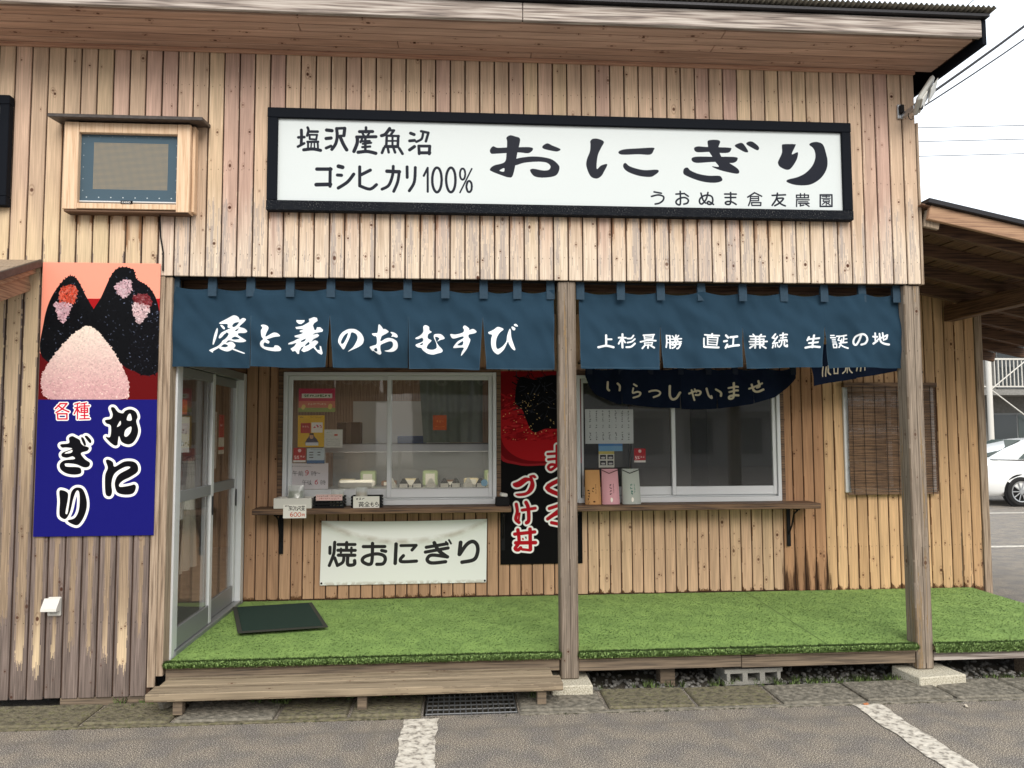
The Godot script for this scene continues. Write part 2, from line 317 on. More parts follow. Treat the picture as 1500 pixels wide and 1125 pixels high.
# a box with chamfered edges, turned by xf about its centre c
func box(st: SurfaceTool, c: Vector3, s: Vector3, bev := 0.003, turn := Basis.IDENTITY) -> void:
	var h := s * 0.5
	bev = minf(bev, minf(h.x, minf(h.y, h.z)) * 0.8)
	var v := func(sx: float, sy: float, sz: float, axis: int) -> Vector3:
		var p := Vector3(sx * (h.x - bev), sy * (h.y - bev), sz * (h.z - bev))
		p[axis] = [sx * h.x, sy * h.y, sz * h.z][axis]
		return c + turn * p
	for s1 in [-1.0, 1.0]:
		quad(st, v.call(s1, -1, -1, 0), v.call(s1, 1, -1, 0), v.call(s1, 1, 1, 0), v.call(s1, -1, 1, 0), c)
		quad(st, v.call(-1, s1, -1, 1), v.call(1, s1, -1, 1), v.call(1, s1, 1, 1), v.call(-1, s1, 1, 1), c)
		quad(st, v.call(-1, -1, s1, 2), v.call(1, -1, s1, 2), v.call(1, 1, s1, 2), v.call(-1, 1, s1, 2), c)
		if bev > 0.0:
			for s2 in [-1.0, 1.0]:
				quad(st, v.call(s1, s2, -1, 0), v.call(s1, s2, 1, 0), v.call(s1, s2, 1, 1), v.call(s1, s2, -1, 1), c)
				quad(st, v.call(s1, -1, s2, 0), v.call(s1, 1, s2, 0), v.call(s1, 1, s2, 2), v.call(s1, -1, s2, 2), c)
				quad(st, v.call(-1, s1, s2, 1), v.call(1, s1, s2, 1), v.call(1, s1, s2, 2), v.call(-1, s1, s2, 2), c)
				for s3 in [-1.0, 1.0]:
					tri(st, v.call(s1, s2, s3, 0), v.call(s1, s2, s3, 1), v.call(s1, s2, s3, 2), c)


func span(st: SurfaceTool, a: Vector3, b: Vector3, bev := 0.003) -> void:   # a box from corner to corner
	box(st, (a + b) * 0.5, (b - a).abs(), bev)


func tube(st: SurfaceTool, pts: PackedVector3Array, r: float, sides := 8, r_end := -1.0) -> void:
	var rings := []
	for i in pts.size():
		var d := (pts[mini(i + 1, pts.size() - 1)] - pts[maxi(i - 1, 0)]).normalized()
		var u := d.cross(Vector3.UP if absf(d.y) < 0.9 else Vector3.RIGHT).normalized()
		var w := d.cross(u)
		var rr := r if r_end < 0.0 else lerpf(r, r_end, float(i) / (pts.size() - 1))
		var ring := []
		for k in sides:
			var a := TAU * k / sides
			ring.append([pts[i] + (u * cos(a) + w * sin(a)) * rr, u * cos(a) + w * sin(a)])
		rings.append(ring)
	for i in pts.size() - 1:
		for k in sides:
			var q := [rings[i][k], rings[i][(k + 1) % sides], rings[i + 1][(k + 1) % sides], rings[i + 1][k]]
			var flip: bool = (q[0][0] - q[2][0]).cross(q[0][0] - q[1][0]).dot(q[0][1] + q[2][1]) < 0.0
			for j in ([0, 2, 1, 0, 3, 2] if flip else [0, 1, 2, 0, 2, 3]):
				vert(st, q[j][0], q[j][1])
	for e in [0, pts.size() - 1]:
		for k in sides:
			tri(st, pts[e], rings[e][k][0], rings[e][(k + 1) % sides][0], pts[1] if e == 0 else pts[e - 1])


func sheet(st: SurfaceTool, grid: Array, uvs: Array) -> void:   # a smooth surface through rows of points
	var rows := grid.size()
	var cols: int = grid[0].size()
	var nrm := []
	for j in rows:
		var line := []
		for i in cols:
			var du: Vector3 = grid[j][mini(i + 1, cols - 1)] - grid[j][maxi(i - 1, 0)]
			var dv: Vector3 = grid[mini(j + 1, rows - 1)][i] - grid[maxi(j - 1, 0)][i]
			line.append(dv.cross(du).normalized())
		nrm.append(line)
	for j in rows - 1:
		for i in cols - 1:
			for q in [[j, i], [j, i + 1], [j + 1, i + 1], [j, i], [j + 1, i + 1], [j + 1, i]]:
				vert(st, grid[q[0]][q[1]], nrm[q[0]][q[1]], uvs[q[0]][q[1]] if uvs else Vector2.INF)


func lathe(st: SurfaceTool, c: Vector3, axis: Vector3, prof: Array, sides := 20) -> void:   # prof: [radius, offset along the axis]
	var u := axis.cross(Vector3.UP if absf(axis.y) < 0.9 else Vector3.RIGHT).normalized()
	var w := axis.cross(u)
	for i in prof.size() - 1:
		for k in sides:
			var p := []
			for q in [[i, k], [i, k + 1], [i + 1, k + 1], [i + 1, k]]:
				var a: float = TAU * q[1] / sides
				p.append(c + (u * cos(a) + w * sin(a)) * prof[q[0]][0] + axis * prof[q[0]][1])
			var mid: float = (prof[i][1] + prof[i + 1][1]) * 0.5
			var mr: float = (prof[i][0] + prof[i + 1][0]) * 0.5
			var out: Vector3 = (p[0] + p[1] + p[2] + p[3]) * 0.25
			var dir := Vector2(prof[i + 1][1] - prof[i][1], -(prof[i + 1][0] - prof[i][0]))
			var radial: Vector3 = (out - c - axis * mid).normalized() if mr > 1e-5 else Vector3.ZERO
			var n: Vector3 = (radial * dir.x + axis * dir.y).normalized()
			quad(st, p[0], p[1], p[2], p[3], out - n)


# ---------------------------------------------------------------- objects
func numbered(called: String) -> String:
	used[called] = used.get(called, -1) + 1
	return called if used[called] == 0 else "%s_%03d" % [called, used[called]]


func thing(called: String, label: String, category: String, at: Vector3, group := "") -> Node3D:
	var o := Node3D.new()
	o.name = numbered(called)
	o.position = at
	o.set_meta("label", label)
	o.set_meta("category", category)
	if group:
		o.set_meta("group", group)
	add_child(o)
	org = at
	return o


func part(parent: Node3D, called: String, st: SurfaceTool, m: Material) -> MeshInstance3D:
	var o := MeshInstance3D.new()
	o.name = called
	o.mesh = st.commit()
	o.material_override = m
	if parent == self:
		o.position = org
		o.name = numbered(called)
	parent.add_child(o, true)
	return o


func solo(called: String, label: String, category: String, at: Vector3, st_maker: Callable, m: Material, group := "") -> MeshInstance3D:
	org = at
	var st := begin()
	st_maker.call(st)
	var o := part(self, called, st, m)
	o.set_meta("label", label)
	o.set_meta("category", category)
	if group:
		o.set_meta("group", group)
	return o


func structure(called: String, st: SurfaceTool, m: Material) -> MeshInstance3D:
	var o := part(self, called, st, m)
	o.set_meta("kind", "structure")
	return o


func bar(parent: Node3D, called: String, a: Vector3, b: Vector3, m: Material, bev := 0.003) -> MeshInstance3D:
	var st := begin()
	span(st, a, b, bev)
	return part(parent, called, st, m)


# ---------------------------------------------------------------- materials
func rgb(r: float, g: float, b: float) -> Color:
	return Color(r / 255.0, g / 255.0, b / 255.0)


func mat(called: String, c: Color, rough := 0.7, metal := 0.0) -> StandardMaterial3D:
	var m := StandardMaterial3D.new()
	m.resource_name = called
	m.albedo_color = c
	m.roughness = rough
	m.metallic = metal
	M[called] = m
	return m


func noise(sd: int, freq: float, kind := FastNoiseLite.TYPE_SIMPLEX, octaves := 4) -> FastNoiseLite:
	var n := FastNoiseLite.new()
	n.seed = sd
	n.frequency = freq
	n.noise_type = kind
	n.fractal_octaves = octaves
	return n


func ramp_texture(n: FastNoiseLite, stops: Array, size := 512) -> NoiseTexture2D:
	var g := Gradient.new()
	g.offsets = PackedFloat32Array(stops.map(func(s): return s[0]))
	g.colors = PackedColorArray(stops.map(func(s): return s[1]))
	var t := NoiseTexture2D.new()
	t.width = size
	t.height = size
	t.seamless = true
	t.noise = n
	t.color_ramp = g
	return t


# sawn timber whose grain runs along one axis (0 x, 1 y, 2 z)
func timber(called: String, dark: Color, mid: Color, light: Color, axis: int, sd: int, rough := 0.8, across := 9.0) -> StandardMaterial3D:
	var m := mat(called, Color.WHITE, rough)
	m.albedo_texture = ramp_texture(noise(sd, 0.012, FastNoiseLite.TYPE_SIMPLEX, 6), [[0.12, dark], [0.42, mid], [0.62, mid.lerp(light, 0.5)], [0.9, light]])
	m.uv1_triplanar = true
	m.uv1_world_triplanar = true
	var s := Vector3.ONE * across
	s[axis] = across * 0.035
	m.uv1_scale = s
	var n := NoiseTexture2D.new()
	n.width = 512
	n.height = 512
	n.seamless = true
	n.noise = noise(sd + 50, 0.03, FastNoiseLite.TYPE_SIMPLEX, 4)
	n.as_normal_map = true
	n.bump_strength = 6.0
	m.normal_enabled = true
	m.normal_texture = n
	m.normal_scale = 0.2
	return m


func grained(called: String, stops: Array, freq: float, scale: float, rough := 0.85, bump := 0.0, kind := FastNoiseLite.TYPE_SIMPLEX, sd := 7, size := 512, octaves := 5) -> StandardMaterial3D:
	var m := mat(called, Color.WHITE, rough)
	m.albedo_texture = ramp_texture(noise(sd, freq, kind, octaves), stops, size)
	m.uv1_triplanar = true
	m.uv1_world_triplanar = true
	m.uv1_scale = Vector3.ONE * scale
	if bump > 0.0:
		var n := NoiseTexture2D.new()
		n.width = 512
		n.height = 512
		n.seamless = true
		n.noise = noise(sd + 9, freq * 2.0, kind, 4)
		n.as_normal_map = true
		n.bump_strength = 8.0
		m.normal_enabled = true
		m.normal_texture = n
		m.normal_scale = bump
	return m


func printed(called: String, t: Texture2D, rough := 0.6) -> StandardMaterial3D:
	var m := mat(called, Color.WHITE, rough)
	m.albedo_texture = t
	m.texture_repeat = false
	m.metallic_specular = 0.16
	return m


# A painted sheet of weathered pine boards for one wall. style 0: upper wall, 1: left wall from ground to eaves, 2: back wall of the porch.
func pine_sheet(style: int, x0: float, top: float, wide: float, high: float, ppm: float, pitch: float, sd: int) -> ImageTexture:
	var w := int(wide * ppm)
	var h := int(high * ppm)
	var d := PackedByteArray()
	d.resize(w * h * 3)
	rng.seed = sd
	var nb := int(wide / pitch) + 2
	var base := []
	var cfg := []
	for i in nb:
		var t := rng.randf()
		var c := Vector3(192, 167, 144).lerp(Vector3(182, 153, 139), smoothstep(0.62, 0.98, t)).lerp(Vector3(194, 171, 143), smoothstep(0.4, 0.0, t))
		if style == 3:
			c = Vector3(196, 166, 148).lerp(Vector3(182, 150, 132), t)
		elif style == 4:
			c = Vector3(156, 141, 119).lerp(Vector3(142, 128, 108), t)
		elif style == 5:
			c = Vector3(134, 122, 109).lerp(Vector3(122, 111, 100), t)
		if style == 2:
			var bx := x0 + (i + 0.5) * pitch
			c = Vector3(176, 143, 115).lerp(Vector3(164, 130, 103), t)
			if bx > 1.05 and bx < 2.95:
				c = Vector3(194, 165, 135).lerp(Vector3(186, 154, 128), t)
			if bx > 3.33:
				c = Vector3(194, 161, 124).lerp(Vector3(186, 151, 114), t)
			elif bx > 2.9:
				c = Vector3(172, 134, 103).lerp(Vector3(158, 121, 92), t)
		base.append(c * rng.randf_range(0.97, 1.03))
		cfg.append([rng.randi_range(0, 255), rng.randi_range(0, 255), rng.randf_range(0.2, 0.8), rng.randf_range(8.0, 26.0) if rng.randf() < 0.5 else rng.randf_range(0.0, 4.0), rng.randf(), rng.randf()])
	var bw := pitch * ppm
	for y in h:
		var yw := top - y / ppm
		var ym := (y / 5) & 255
		var yl := (y / 14) & 255
		for x in w:
			var bi := int(x / bw)
			var u := x / bw - bi
			var k: Array = cfg[bi]
			var k0: int = k[0]
			var k1: int = k[1]
			var n1 := grainA[((ym + k1) & 255) * 256 + ((x * 13 + k0) & 255)] / 255.0 - 0.5
			var n2 := grainB[((yl + k0) & 255) * 256 + ((x * 3 + k1) & 255)] / 255.0 - 0.5
			var cu: float = u - k[2]
			var ph: float = cu * cu * k[3] + y * 0.006 + n2 * 1.2
			var ring := absf(ph - floorf(ph) - 0.5) * 2.0 - 0.5
			var v: float = 1.0 + 0.19 * n1 + 0.14 * n2 - 0.06 * ring * (0.4 + 1.2 * k[5])
			var c: Vector3 = base[bi] * v
			var e := minf(u, 1.0 - u)
			if style == 0:
				# bleached by the sun towards the drip edge, board by board
				var wz := clampf((3.13 + 0.35 * n2 + 0.16 * k[4] - yw) / 0.42, 0.0, 1.0) * (0.75 + 0.5 * n1)
				c = c.lerp(Vector3(214, 200, 182) * (1.0 + 0.22 * n1), clampf(wz, 0.0, 0.85))
				if wz > 0.3 and n1 + n2 > 0.34 - 0.2 * k[5]:
					c = c.lerp(Vector3(150, 140, 136), 0.7)
				if e < 0.12 and n1 > 0.22:
					c = c.lerp(Vector3(226, 208, 180), 0.6)
				# rain stains in the joints below the big sign
				if e < 0.20 and yw < 3.08 and yw > 2.90 + 0.2 * k[4] + 0.2 * n1 and x0 + x / ppm > -1.22 and x0 + x / ppm < 2.68:
					c = c.lerp(Vector3(108, 74, 52), clampf(0.75 - e * 3.0 + n1, 0.0, 0.8))
			elif style == 1:
				var hgt := yw
				var wz := clampf((3.2 + 0.3 * n2 + 0.2 * k[4] - hgt) / 0.5, 0.0, 1.0)
				c = c.lerp(Vector3(206, 186, 150) * (1.0 + 0.2 * n1), wz * 0.6)
				if e < 0.26 and hgt < 3.05 and hgt > 2.80 + 0.2 * k[4] + 0.2 * n1 and x0 + x / ppm > -2.42 and x0 + x / ppm < -1.72:
					c = c.lerp(Vector3(112, 72, 44), clampf(0.85 - e * 2.4 + n1, 0.0, 0.8))
				# grime below, then bare grey wood where the paint has gone
				c = c.lerp(Vector3(138, 120, 101) * (1.0 + 0.4 * n1), clampf((1.75 + 0.5 * n2 - hgt) / 0.55, 0.0, 0.9) * smoothstep(0.35, 0.75, hgt + 0.35 * k[5] + 0.2 * n2))
				var keep: float = e - (0.10 + 0.19 * smoothstep(2.3, 0.6, hgt) * (0.5 + k[4]) + 0.18 * n1)
				var tongue: float = hgt - (0.20 + 0.34 * k[5] * k[5] + 0.5 * maxf(0.0, 0.34 - e) + 0.18 * n1)
				if (keep < 0.0 and hgt < 2.75 + 0.5 * n2) or tongue < 0.0:
					c = Vector3(112, 100, 94) * (1.0 + 0.5 * n1 + 0.25 * n2)
			elif style == 4 or style == 5:
				if n2 + 0.6 * n1 > 0.27:
					c = c.lerp(Vector3(96, 86, 74), 0.55)
				if style == 5:
					c *= 1.0 + 0.30 * n1
					if absf(u - 0.54 + 0.05 * n2) < 0.014 and bi % 2 == 0:
						c = Vector3(58, 50, 44)
					if n2 > 0.22 and n1 > 0.05:
						c = c.lerp(Vector3(150, 116, 70), 0.45)
				if e < 0.1 and n1 > 0.0:
					c = c.lerp(Vector3(84, 72, 60), 0.6)
			elif style == 2:
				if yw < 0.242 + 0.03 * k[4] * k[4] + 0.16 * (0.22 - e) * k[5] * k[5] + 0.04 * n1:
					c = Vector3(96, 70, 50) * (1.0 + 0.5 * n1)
				var bx2 := x0 + x / ppm
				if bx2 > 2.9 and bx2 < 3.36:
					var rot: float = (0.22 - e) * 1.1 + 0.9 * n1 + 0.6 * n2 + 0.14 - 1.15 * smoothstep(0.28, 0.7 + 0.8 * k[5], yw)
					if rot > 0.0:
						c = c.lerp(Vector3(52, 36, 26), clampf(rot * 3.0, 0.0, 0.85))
				elif bx2 > 4.35 and yw < 0.75 and n2 + 0.5 * n1 > 0.18 + yw * 0.22:
					c = c.lerp(Vector3(88, 78, 66), 0.75)
				if e < 0.07 and n1 + n2 > 0.30:
					c = c.lerp(Vector3(94, 62, 40), 0.7)
			var o := (y * w + x) * 3
			d[o] = clampi(int(c.x), 0, 255)
			d[o + 1] = clampi(int(c.y), 0, 255)
			d[o + 2] = clampi(int(c.z), 0, 255)
	# knots, each with its dark ring and the grain bent round it; nail heads in rows
	for bi in nb:
		for q in rng.randi_range(int(high * 1.8), int(high * 3.8)):
			var cx := (bi + rng.randf_range(0.15, 0.85)) * bw
			var cy := rng.randf() * h
			var rx := (1.0 + 2.6 * rng.randf() * rng.randf()) * ppm / 300.0
			var ry := rx * rng.randf_range(0.9, 1.6)
			var deep := rng.randf_range(0.5, 0.95)
			for yy in range(maxi(0, int(cy - ry * 3.5)), mini(h, int(cy + ry * 3.5))):
				for xx in range(maxi(int(bi * bw), int(cx - rx * 2.4)), mini(mini(w, int((bi + 1) * bw)), int(cx + rx * 2.4))):
					var r := Vector2((xx - cx) / rx, (yy - cy) / ry).length()
					var a := deep * (1.0 - smoothstep(0.75, 1.25, r)) + 0.22 * maxf(0.0, 1.0 - absf(Vector2((xx - cx) / rx, (yy - cy) / (ry * 1.7)).length() - 1.6) * 2.2)
					if a > 0.02:
						var o := (yy * w + xx) * 3
						d[o] = int(lerpf(d[o], 66.0, a))
						d[o + 1] = int(lerpf(d[o + 1], 40.0, a))
						d[o + 2] = int(lerpf(d[o + 2], 30.0, a))
	var rows: Array = [[3.9, 3.35, 2.8], [2.5, 1.75, 1.05, 0.5], [2.4, 0.62], [], [], [2.2, 1.1]][style]
	for bi in nb:
		for yw2: float in rows:
			for du in [0.25, 0.72]:
				var cx2 := int((bi + du) * bw)
				var cy2 := int((top - yw2 - rng.randf_range(-0.006, 0.006)) * ppm)
				for dy in range(0, 3 if rng.randf() < 0.4 else 2):
					if cx2 < w and cy2 + dy < h and cy2 > 0:
						var o := ((cy2 + dy) * w + cx2) * 3
						for k2 in 3:
							d[o + k2] = int(d[o + k2] * 0.42)
	return ImageTexture.create_from_image(Image.create_from_data(w, h, false, Image.FORMAT_RGB8, d))


func _ready() -> void:
	rng.seed = 11
	# ------------------------------------------------ camera, sky, sun, exposure
	var cam := Camera3D.new()
	cam.name = "camera"
	cam.position = Vector3(0, 1.65, 4.9)
	cam.basis = Basis(Vector3.UP, deg_to_rad(-4.24)) * Basis(Vector3.RIGHT, deg_to_rad(3.67)) * Basis(Vector3.BACK, deg_to_rad(-0.215))
	cam.fov = 53.75
	cam.near = 0.05
	cam.far = 400.0
	add_child(cam)
	cam.current = true
	var sky_mat := ProceduralSkyMaterial.new()
	sky_mat.sky_top_color = Color(0.83, 0.86, 0.90)
	sky_mat.sky_horizon_color = Color(0.93, 0.95, 0.96)
	sky_mat.sky_curve = 0.2
	sky_mat.ground_bottom_color = Color(0.42, 0.41, 0.40)
	sky_mat.ground_horizon_color = Color(0.80, 0.81, 0.82)
	var env := Environment.new()
	env.background_mode = Environment.BG_SKY
	env.sky = Sky.new()
	env.sky.sky_material = sky_mat
	env.tonemap_mode = Environment.TONE_MAPPER_LINEAR
	env.tonemap_exposure = 2.1
	env.sdfgi_enabled = true
	env.ssao_enabled = true
	env.ssil_enabled = true
	var we := WorldEnvironment.new()
	we.name = "world_environment"
	we.environment = env
	add_child(we)
	var sun := DirectionalLight3D.new()
	sun.name = "sun"
	sun.light_energy = 0.5
	sun.light_angular_distance = 40.0
	sun.light_color = Color(1.0, 0.98, 0.95)
	sun.shadow_enabled = true
	sun.rotation_degrees = Vector3(-38, 8, 0)
	add_child(sun)

	materials()
	ground()
	shop()
	porch()
	surroundings()
	signs()
	curtains()
	window_papers()
	shelf_goods()
	inside()
	fittings()
	turf()
	small_growth()


func materials() -> void:
	var ga := noise(3, 0.03, FastNoiseLite.TYPE_SIMPLEX, 4).get_seamless_image(256, 256)
	grainA = ga.get_data()
	grainB = noise(8, 0.012, FastNoiseLite.TYPE_SIMPLEX, 3).get_seamless_image(256, 256).get_data()
	printed("pine_upper", pine_sheet(0, -1.888, 4.16, 5.09, 1.52, 330.0, 5.06 / 52.0, 21), 0.72)
	printed("pine_left", pine_sheet(1, -3.4, 4.16, 1.6, 4.14, 330.0, 1.51 / 15.0, 22), 0.8)
	printed("pine_back", pine_sheet(2, -1.795, 2.75, 6.75, 2.62, 290.0, 4.72 / 48.0, 23), 0.72)
	printed("soffit_sheet", pine_sheet(3, 0.0, 7.6, 0.44, 7.6, 260.0, 0.0865, 24), 0.75)
	printed("plank_sheet", pine_sheet(4, 0.0, 2.6, 0.37, 2.6, 330.0, 0.155, 25), 0.85)
	printed("post_sheet", pine_sheet(5, 0.0, 2.7, 0.48, 2.7, 330.0, 0.12, 26), 0.85)
	timber("soffit_pine", rgb(150, 112, 94), rgb(178, 138, 114), rgb(190, 152, 128), 0, 31, 0.75)
	timber("beam_brown", rgb(52, 36, 28), rgb(86, 62, 46), rgb(112, 84, 62), 0, 32)
	timber("beam_brown_z", rgb(60, 40, 30), rgb(96, 68, 50), rgb(122, 90, 66), 2, 33)
	timber("post_grey", rgb(112, 98, 84), rgb(142, 126, 108), rgb(160, 142, 120), 1, 34, 0.85)
	timber("plank_grey", rgb(120, 102, 80), rgb(154, 132, 104), rgb(178, 154, 120), 0, 35, 0.85)
	timber("skirt_grey", rgb(80, 70, 60), rgb(108, 94, 79), rgb(130, 114, 95), 0, 36, 0.85)
	timber("fascia_grey", rgb(96, 88, 84), rgb(146, 134, 126), rgb(196, 188, 180), 0, 37, 0.85, 7.0)
	timber("shelf_brown", rgb(58, 42, 32), rgb(96, 72, 54), rgb(126, 98, 72), 0, 38, 0.7)
	timber("trim_tan", rgb(112, 96, 80), rgb(152, 132, 112), rgb(172, 154, 134), 1, 43, 0.85)
	timber("pale_pine", rgb(190, 156, 124), rgb(212, 180, 148), rgb(222, 194, 164), 1, 39, 0.75)
	timber("rafter_tan", rgb(126, 96, 76), rgb(156, 122, 96), rgb(176, 142, 112), 0, 40, 0.75)
	timber("rafter_tan_z", rgb(126, 96, 76), rgb(156, 122, 96), rgb(176, 142, 112), 2, 42, 0.75)
	mat("black_paint", rgb(22, 25, 31), 0.6).metallic_specular = 0.14
	grained("worn_black", [[0.0, rgb(20, 23, 28)], [0.76, rgb(26, 29, 35)], [0.84, rgb(70, 70, 70)], [0.93, rgb(186, 184, 178)]], 0.06, 3.0, 0.6, 0.0, FastNoiseLite.TYPE_SIMPLEX, 54, 512, 3).metallic_specular = 0.14
	mat("groove", rgb(66, 46, 34), 0.95)
	mat("dark_metal", rgb(42, 42, 46), 0.45, 0.6)
	mat("black_plastic", rgb(22, 22, 24), 0.5).metallic_specular = 0.25
	mat("white_plastic", rgb(204, 202, 195), 0.45)
	mat("grey_plastic", rgb(176, 176, 170), 0.5)
	mat("aluminium", rgb(212, 214, 215), 0.4, 0.2)
	mat("aluminium_dark", rgb(134, 137, 138), 0.4, 0.3)
	mat("steel", rgb(176, 178, 180), 0.35, 0.85)
	mat("rubber", rgb(24, 24, 25), 0.9)
	var gl := mat("glass", Color(1, 1, 1, 0.015), 0.02)
	gl.transparency = BaseMaterial3D.TRANSPARENCY_ALPHA
	gl.metallic_specular = 0.52
	var car_glass := mat("car_glass", rgb(72, 84, 82), 0.08)
	car_glass.metallic_specular = 0.5
	var asphalt := grained("asphalt", [[0.15, rgb(72, 68, 64)], [0.42, rgb(114, 108, 101)], [0.56, rgb(130, 124, 116)], [0.68, rgb(152, 145, 136)], [0.84, rgb(224, 217, 206)]], 0.095, 1.0, 0.92, 0.15, FastNoiseLite.TYPE_SIMPLEX, 41, 1024, 3)
	asphalt.detail_enabled = true
	asphalt.detail_blend_mode = BaseMaterial3D.BLEND_MODE_MUL
	asphalt.detail_albedo = ramp_texture(noise(77, 0.006, FastNoiseLite.TYPE_SIMPLEX, 2), [[0.15, rgb(224, 223, 224)], [0.45, rgb(236, 234, 230)], [0.6, rgb(246, 242, 236)], [0.9, rgb(255, 250, 240)]])
	asphalt.uv2_triplanar = true
	asphalt.uv2_world_triplanar = true
	asphalt.uv2_scale = Vector3(0.09, 0.09, 0.14)
	grained("road_paint", [[0.0, rgb(126, 120, 112)], [0.24, rgb(150, 143, 133)], [0.40, rgb(192, 185, 172)], [0.95, rgb(216, 210, 198)]], 0.012, 1.3, 0.9, 0.5, FastNoiseLite.TYPE_SIMPLEX, 44, 1024, 7)
	grained("kerb_concrete", [[0.1, rgb(88, 84, 74)], [0.45, rgb(112, 107, 96)], [0.7, rgb(126, 120, 108)], [0.95, rgb(146, 140, 128)]], 0.02, 1.4, 0.93, 0.7, FastNoiseLite.TYPE_SIMPLEX, 45)
	grained("kerb_mossy", [[0.1, rgb(72, 68, 52)], [0.4, rgb(100, 94, 75)], [0.62, rgb(114, 107, 88)], [0.8, rgb(98, 96, 64)], [0.95, rgb(132, 126, 108)]], 0.018, 1.4, 0.95, 0.8, FastNoiseLite.TYPE_SIMPLEX, 46)
	grained("pad_concrete", [[0.1, rgb(150, 142, 122)], [0.5, rgb(192, 186, 168)], [0.9, rgb(212, 207, 192)]], 0.04, 3.0, 0.9, 0.6, FastNoiseLite.TYPE_SIMPLEX, 47)
	grained("block_concrete", [[0.1, rgb(112, 110, 104)], [0.6, rgb(156, 154, 146)], [0.9, rgb(176, 174, 166)]], 0.06, 5.0, 0.95, 0.8, FastNoiseLite.TYPE_SIMPLEX, 48)
	grained("soil", [[0.1, rgb(44, 40, 34)], [0.5, rgb(76, 70, 60)], [0.9, rgb(110, 104, 92)]], 0.05, 4.0, 0.97, 0.9, FastNoiseLite.TYPE_SIMPLEX, 49)
	grained("cloth_blue", [[0.1, rgb(38, 58, 74)], [0.9, rgb(42, 64, 80)]], 0.02, 3.0, 0.95)
	grained("wall_plaster", [[0.1, rgb(120, 119, 116)], [0.9, rgb(138, 137, 133)]], 0.02, 0.7, 0.9)
	grained("corrugated", [[0.1, rgb(120, 116, 108)], [0.6, rgb(156, 152, 142)], [0.95, rgb(178, 172, 160)]], 0.02, 1.3, 0.6)
	grained("roof_brown", [[0.1, rgb(54, 48, 46)], [0.9, rgb(76, 68, 64)]], 0.02, 2.0, 0.5)
	timber("interior_wall", rgb(128, 102, 80), rgb(158, 128, 102), rgb(176, 146, 118), 1, 53, 0.8)
	grained("interior_floor", [[0.1, rgb(120, 115, 106)], [0.9, rgb(140, 134, 124)]], 0.01, 0.8, 0.8)
	mat("interior_dark", rgb(124, 104, 86), 0.9)
	mat("dark_pane", rgb(58, 64, 66), 0.1)


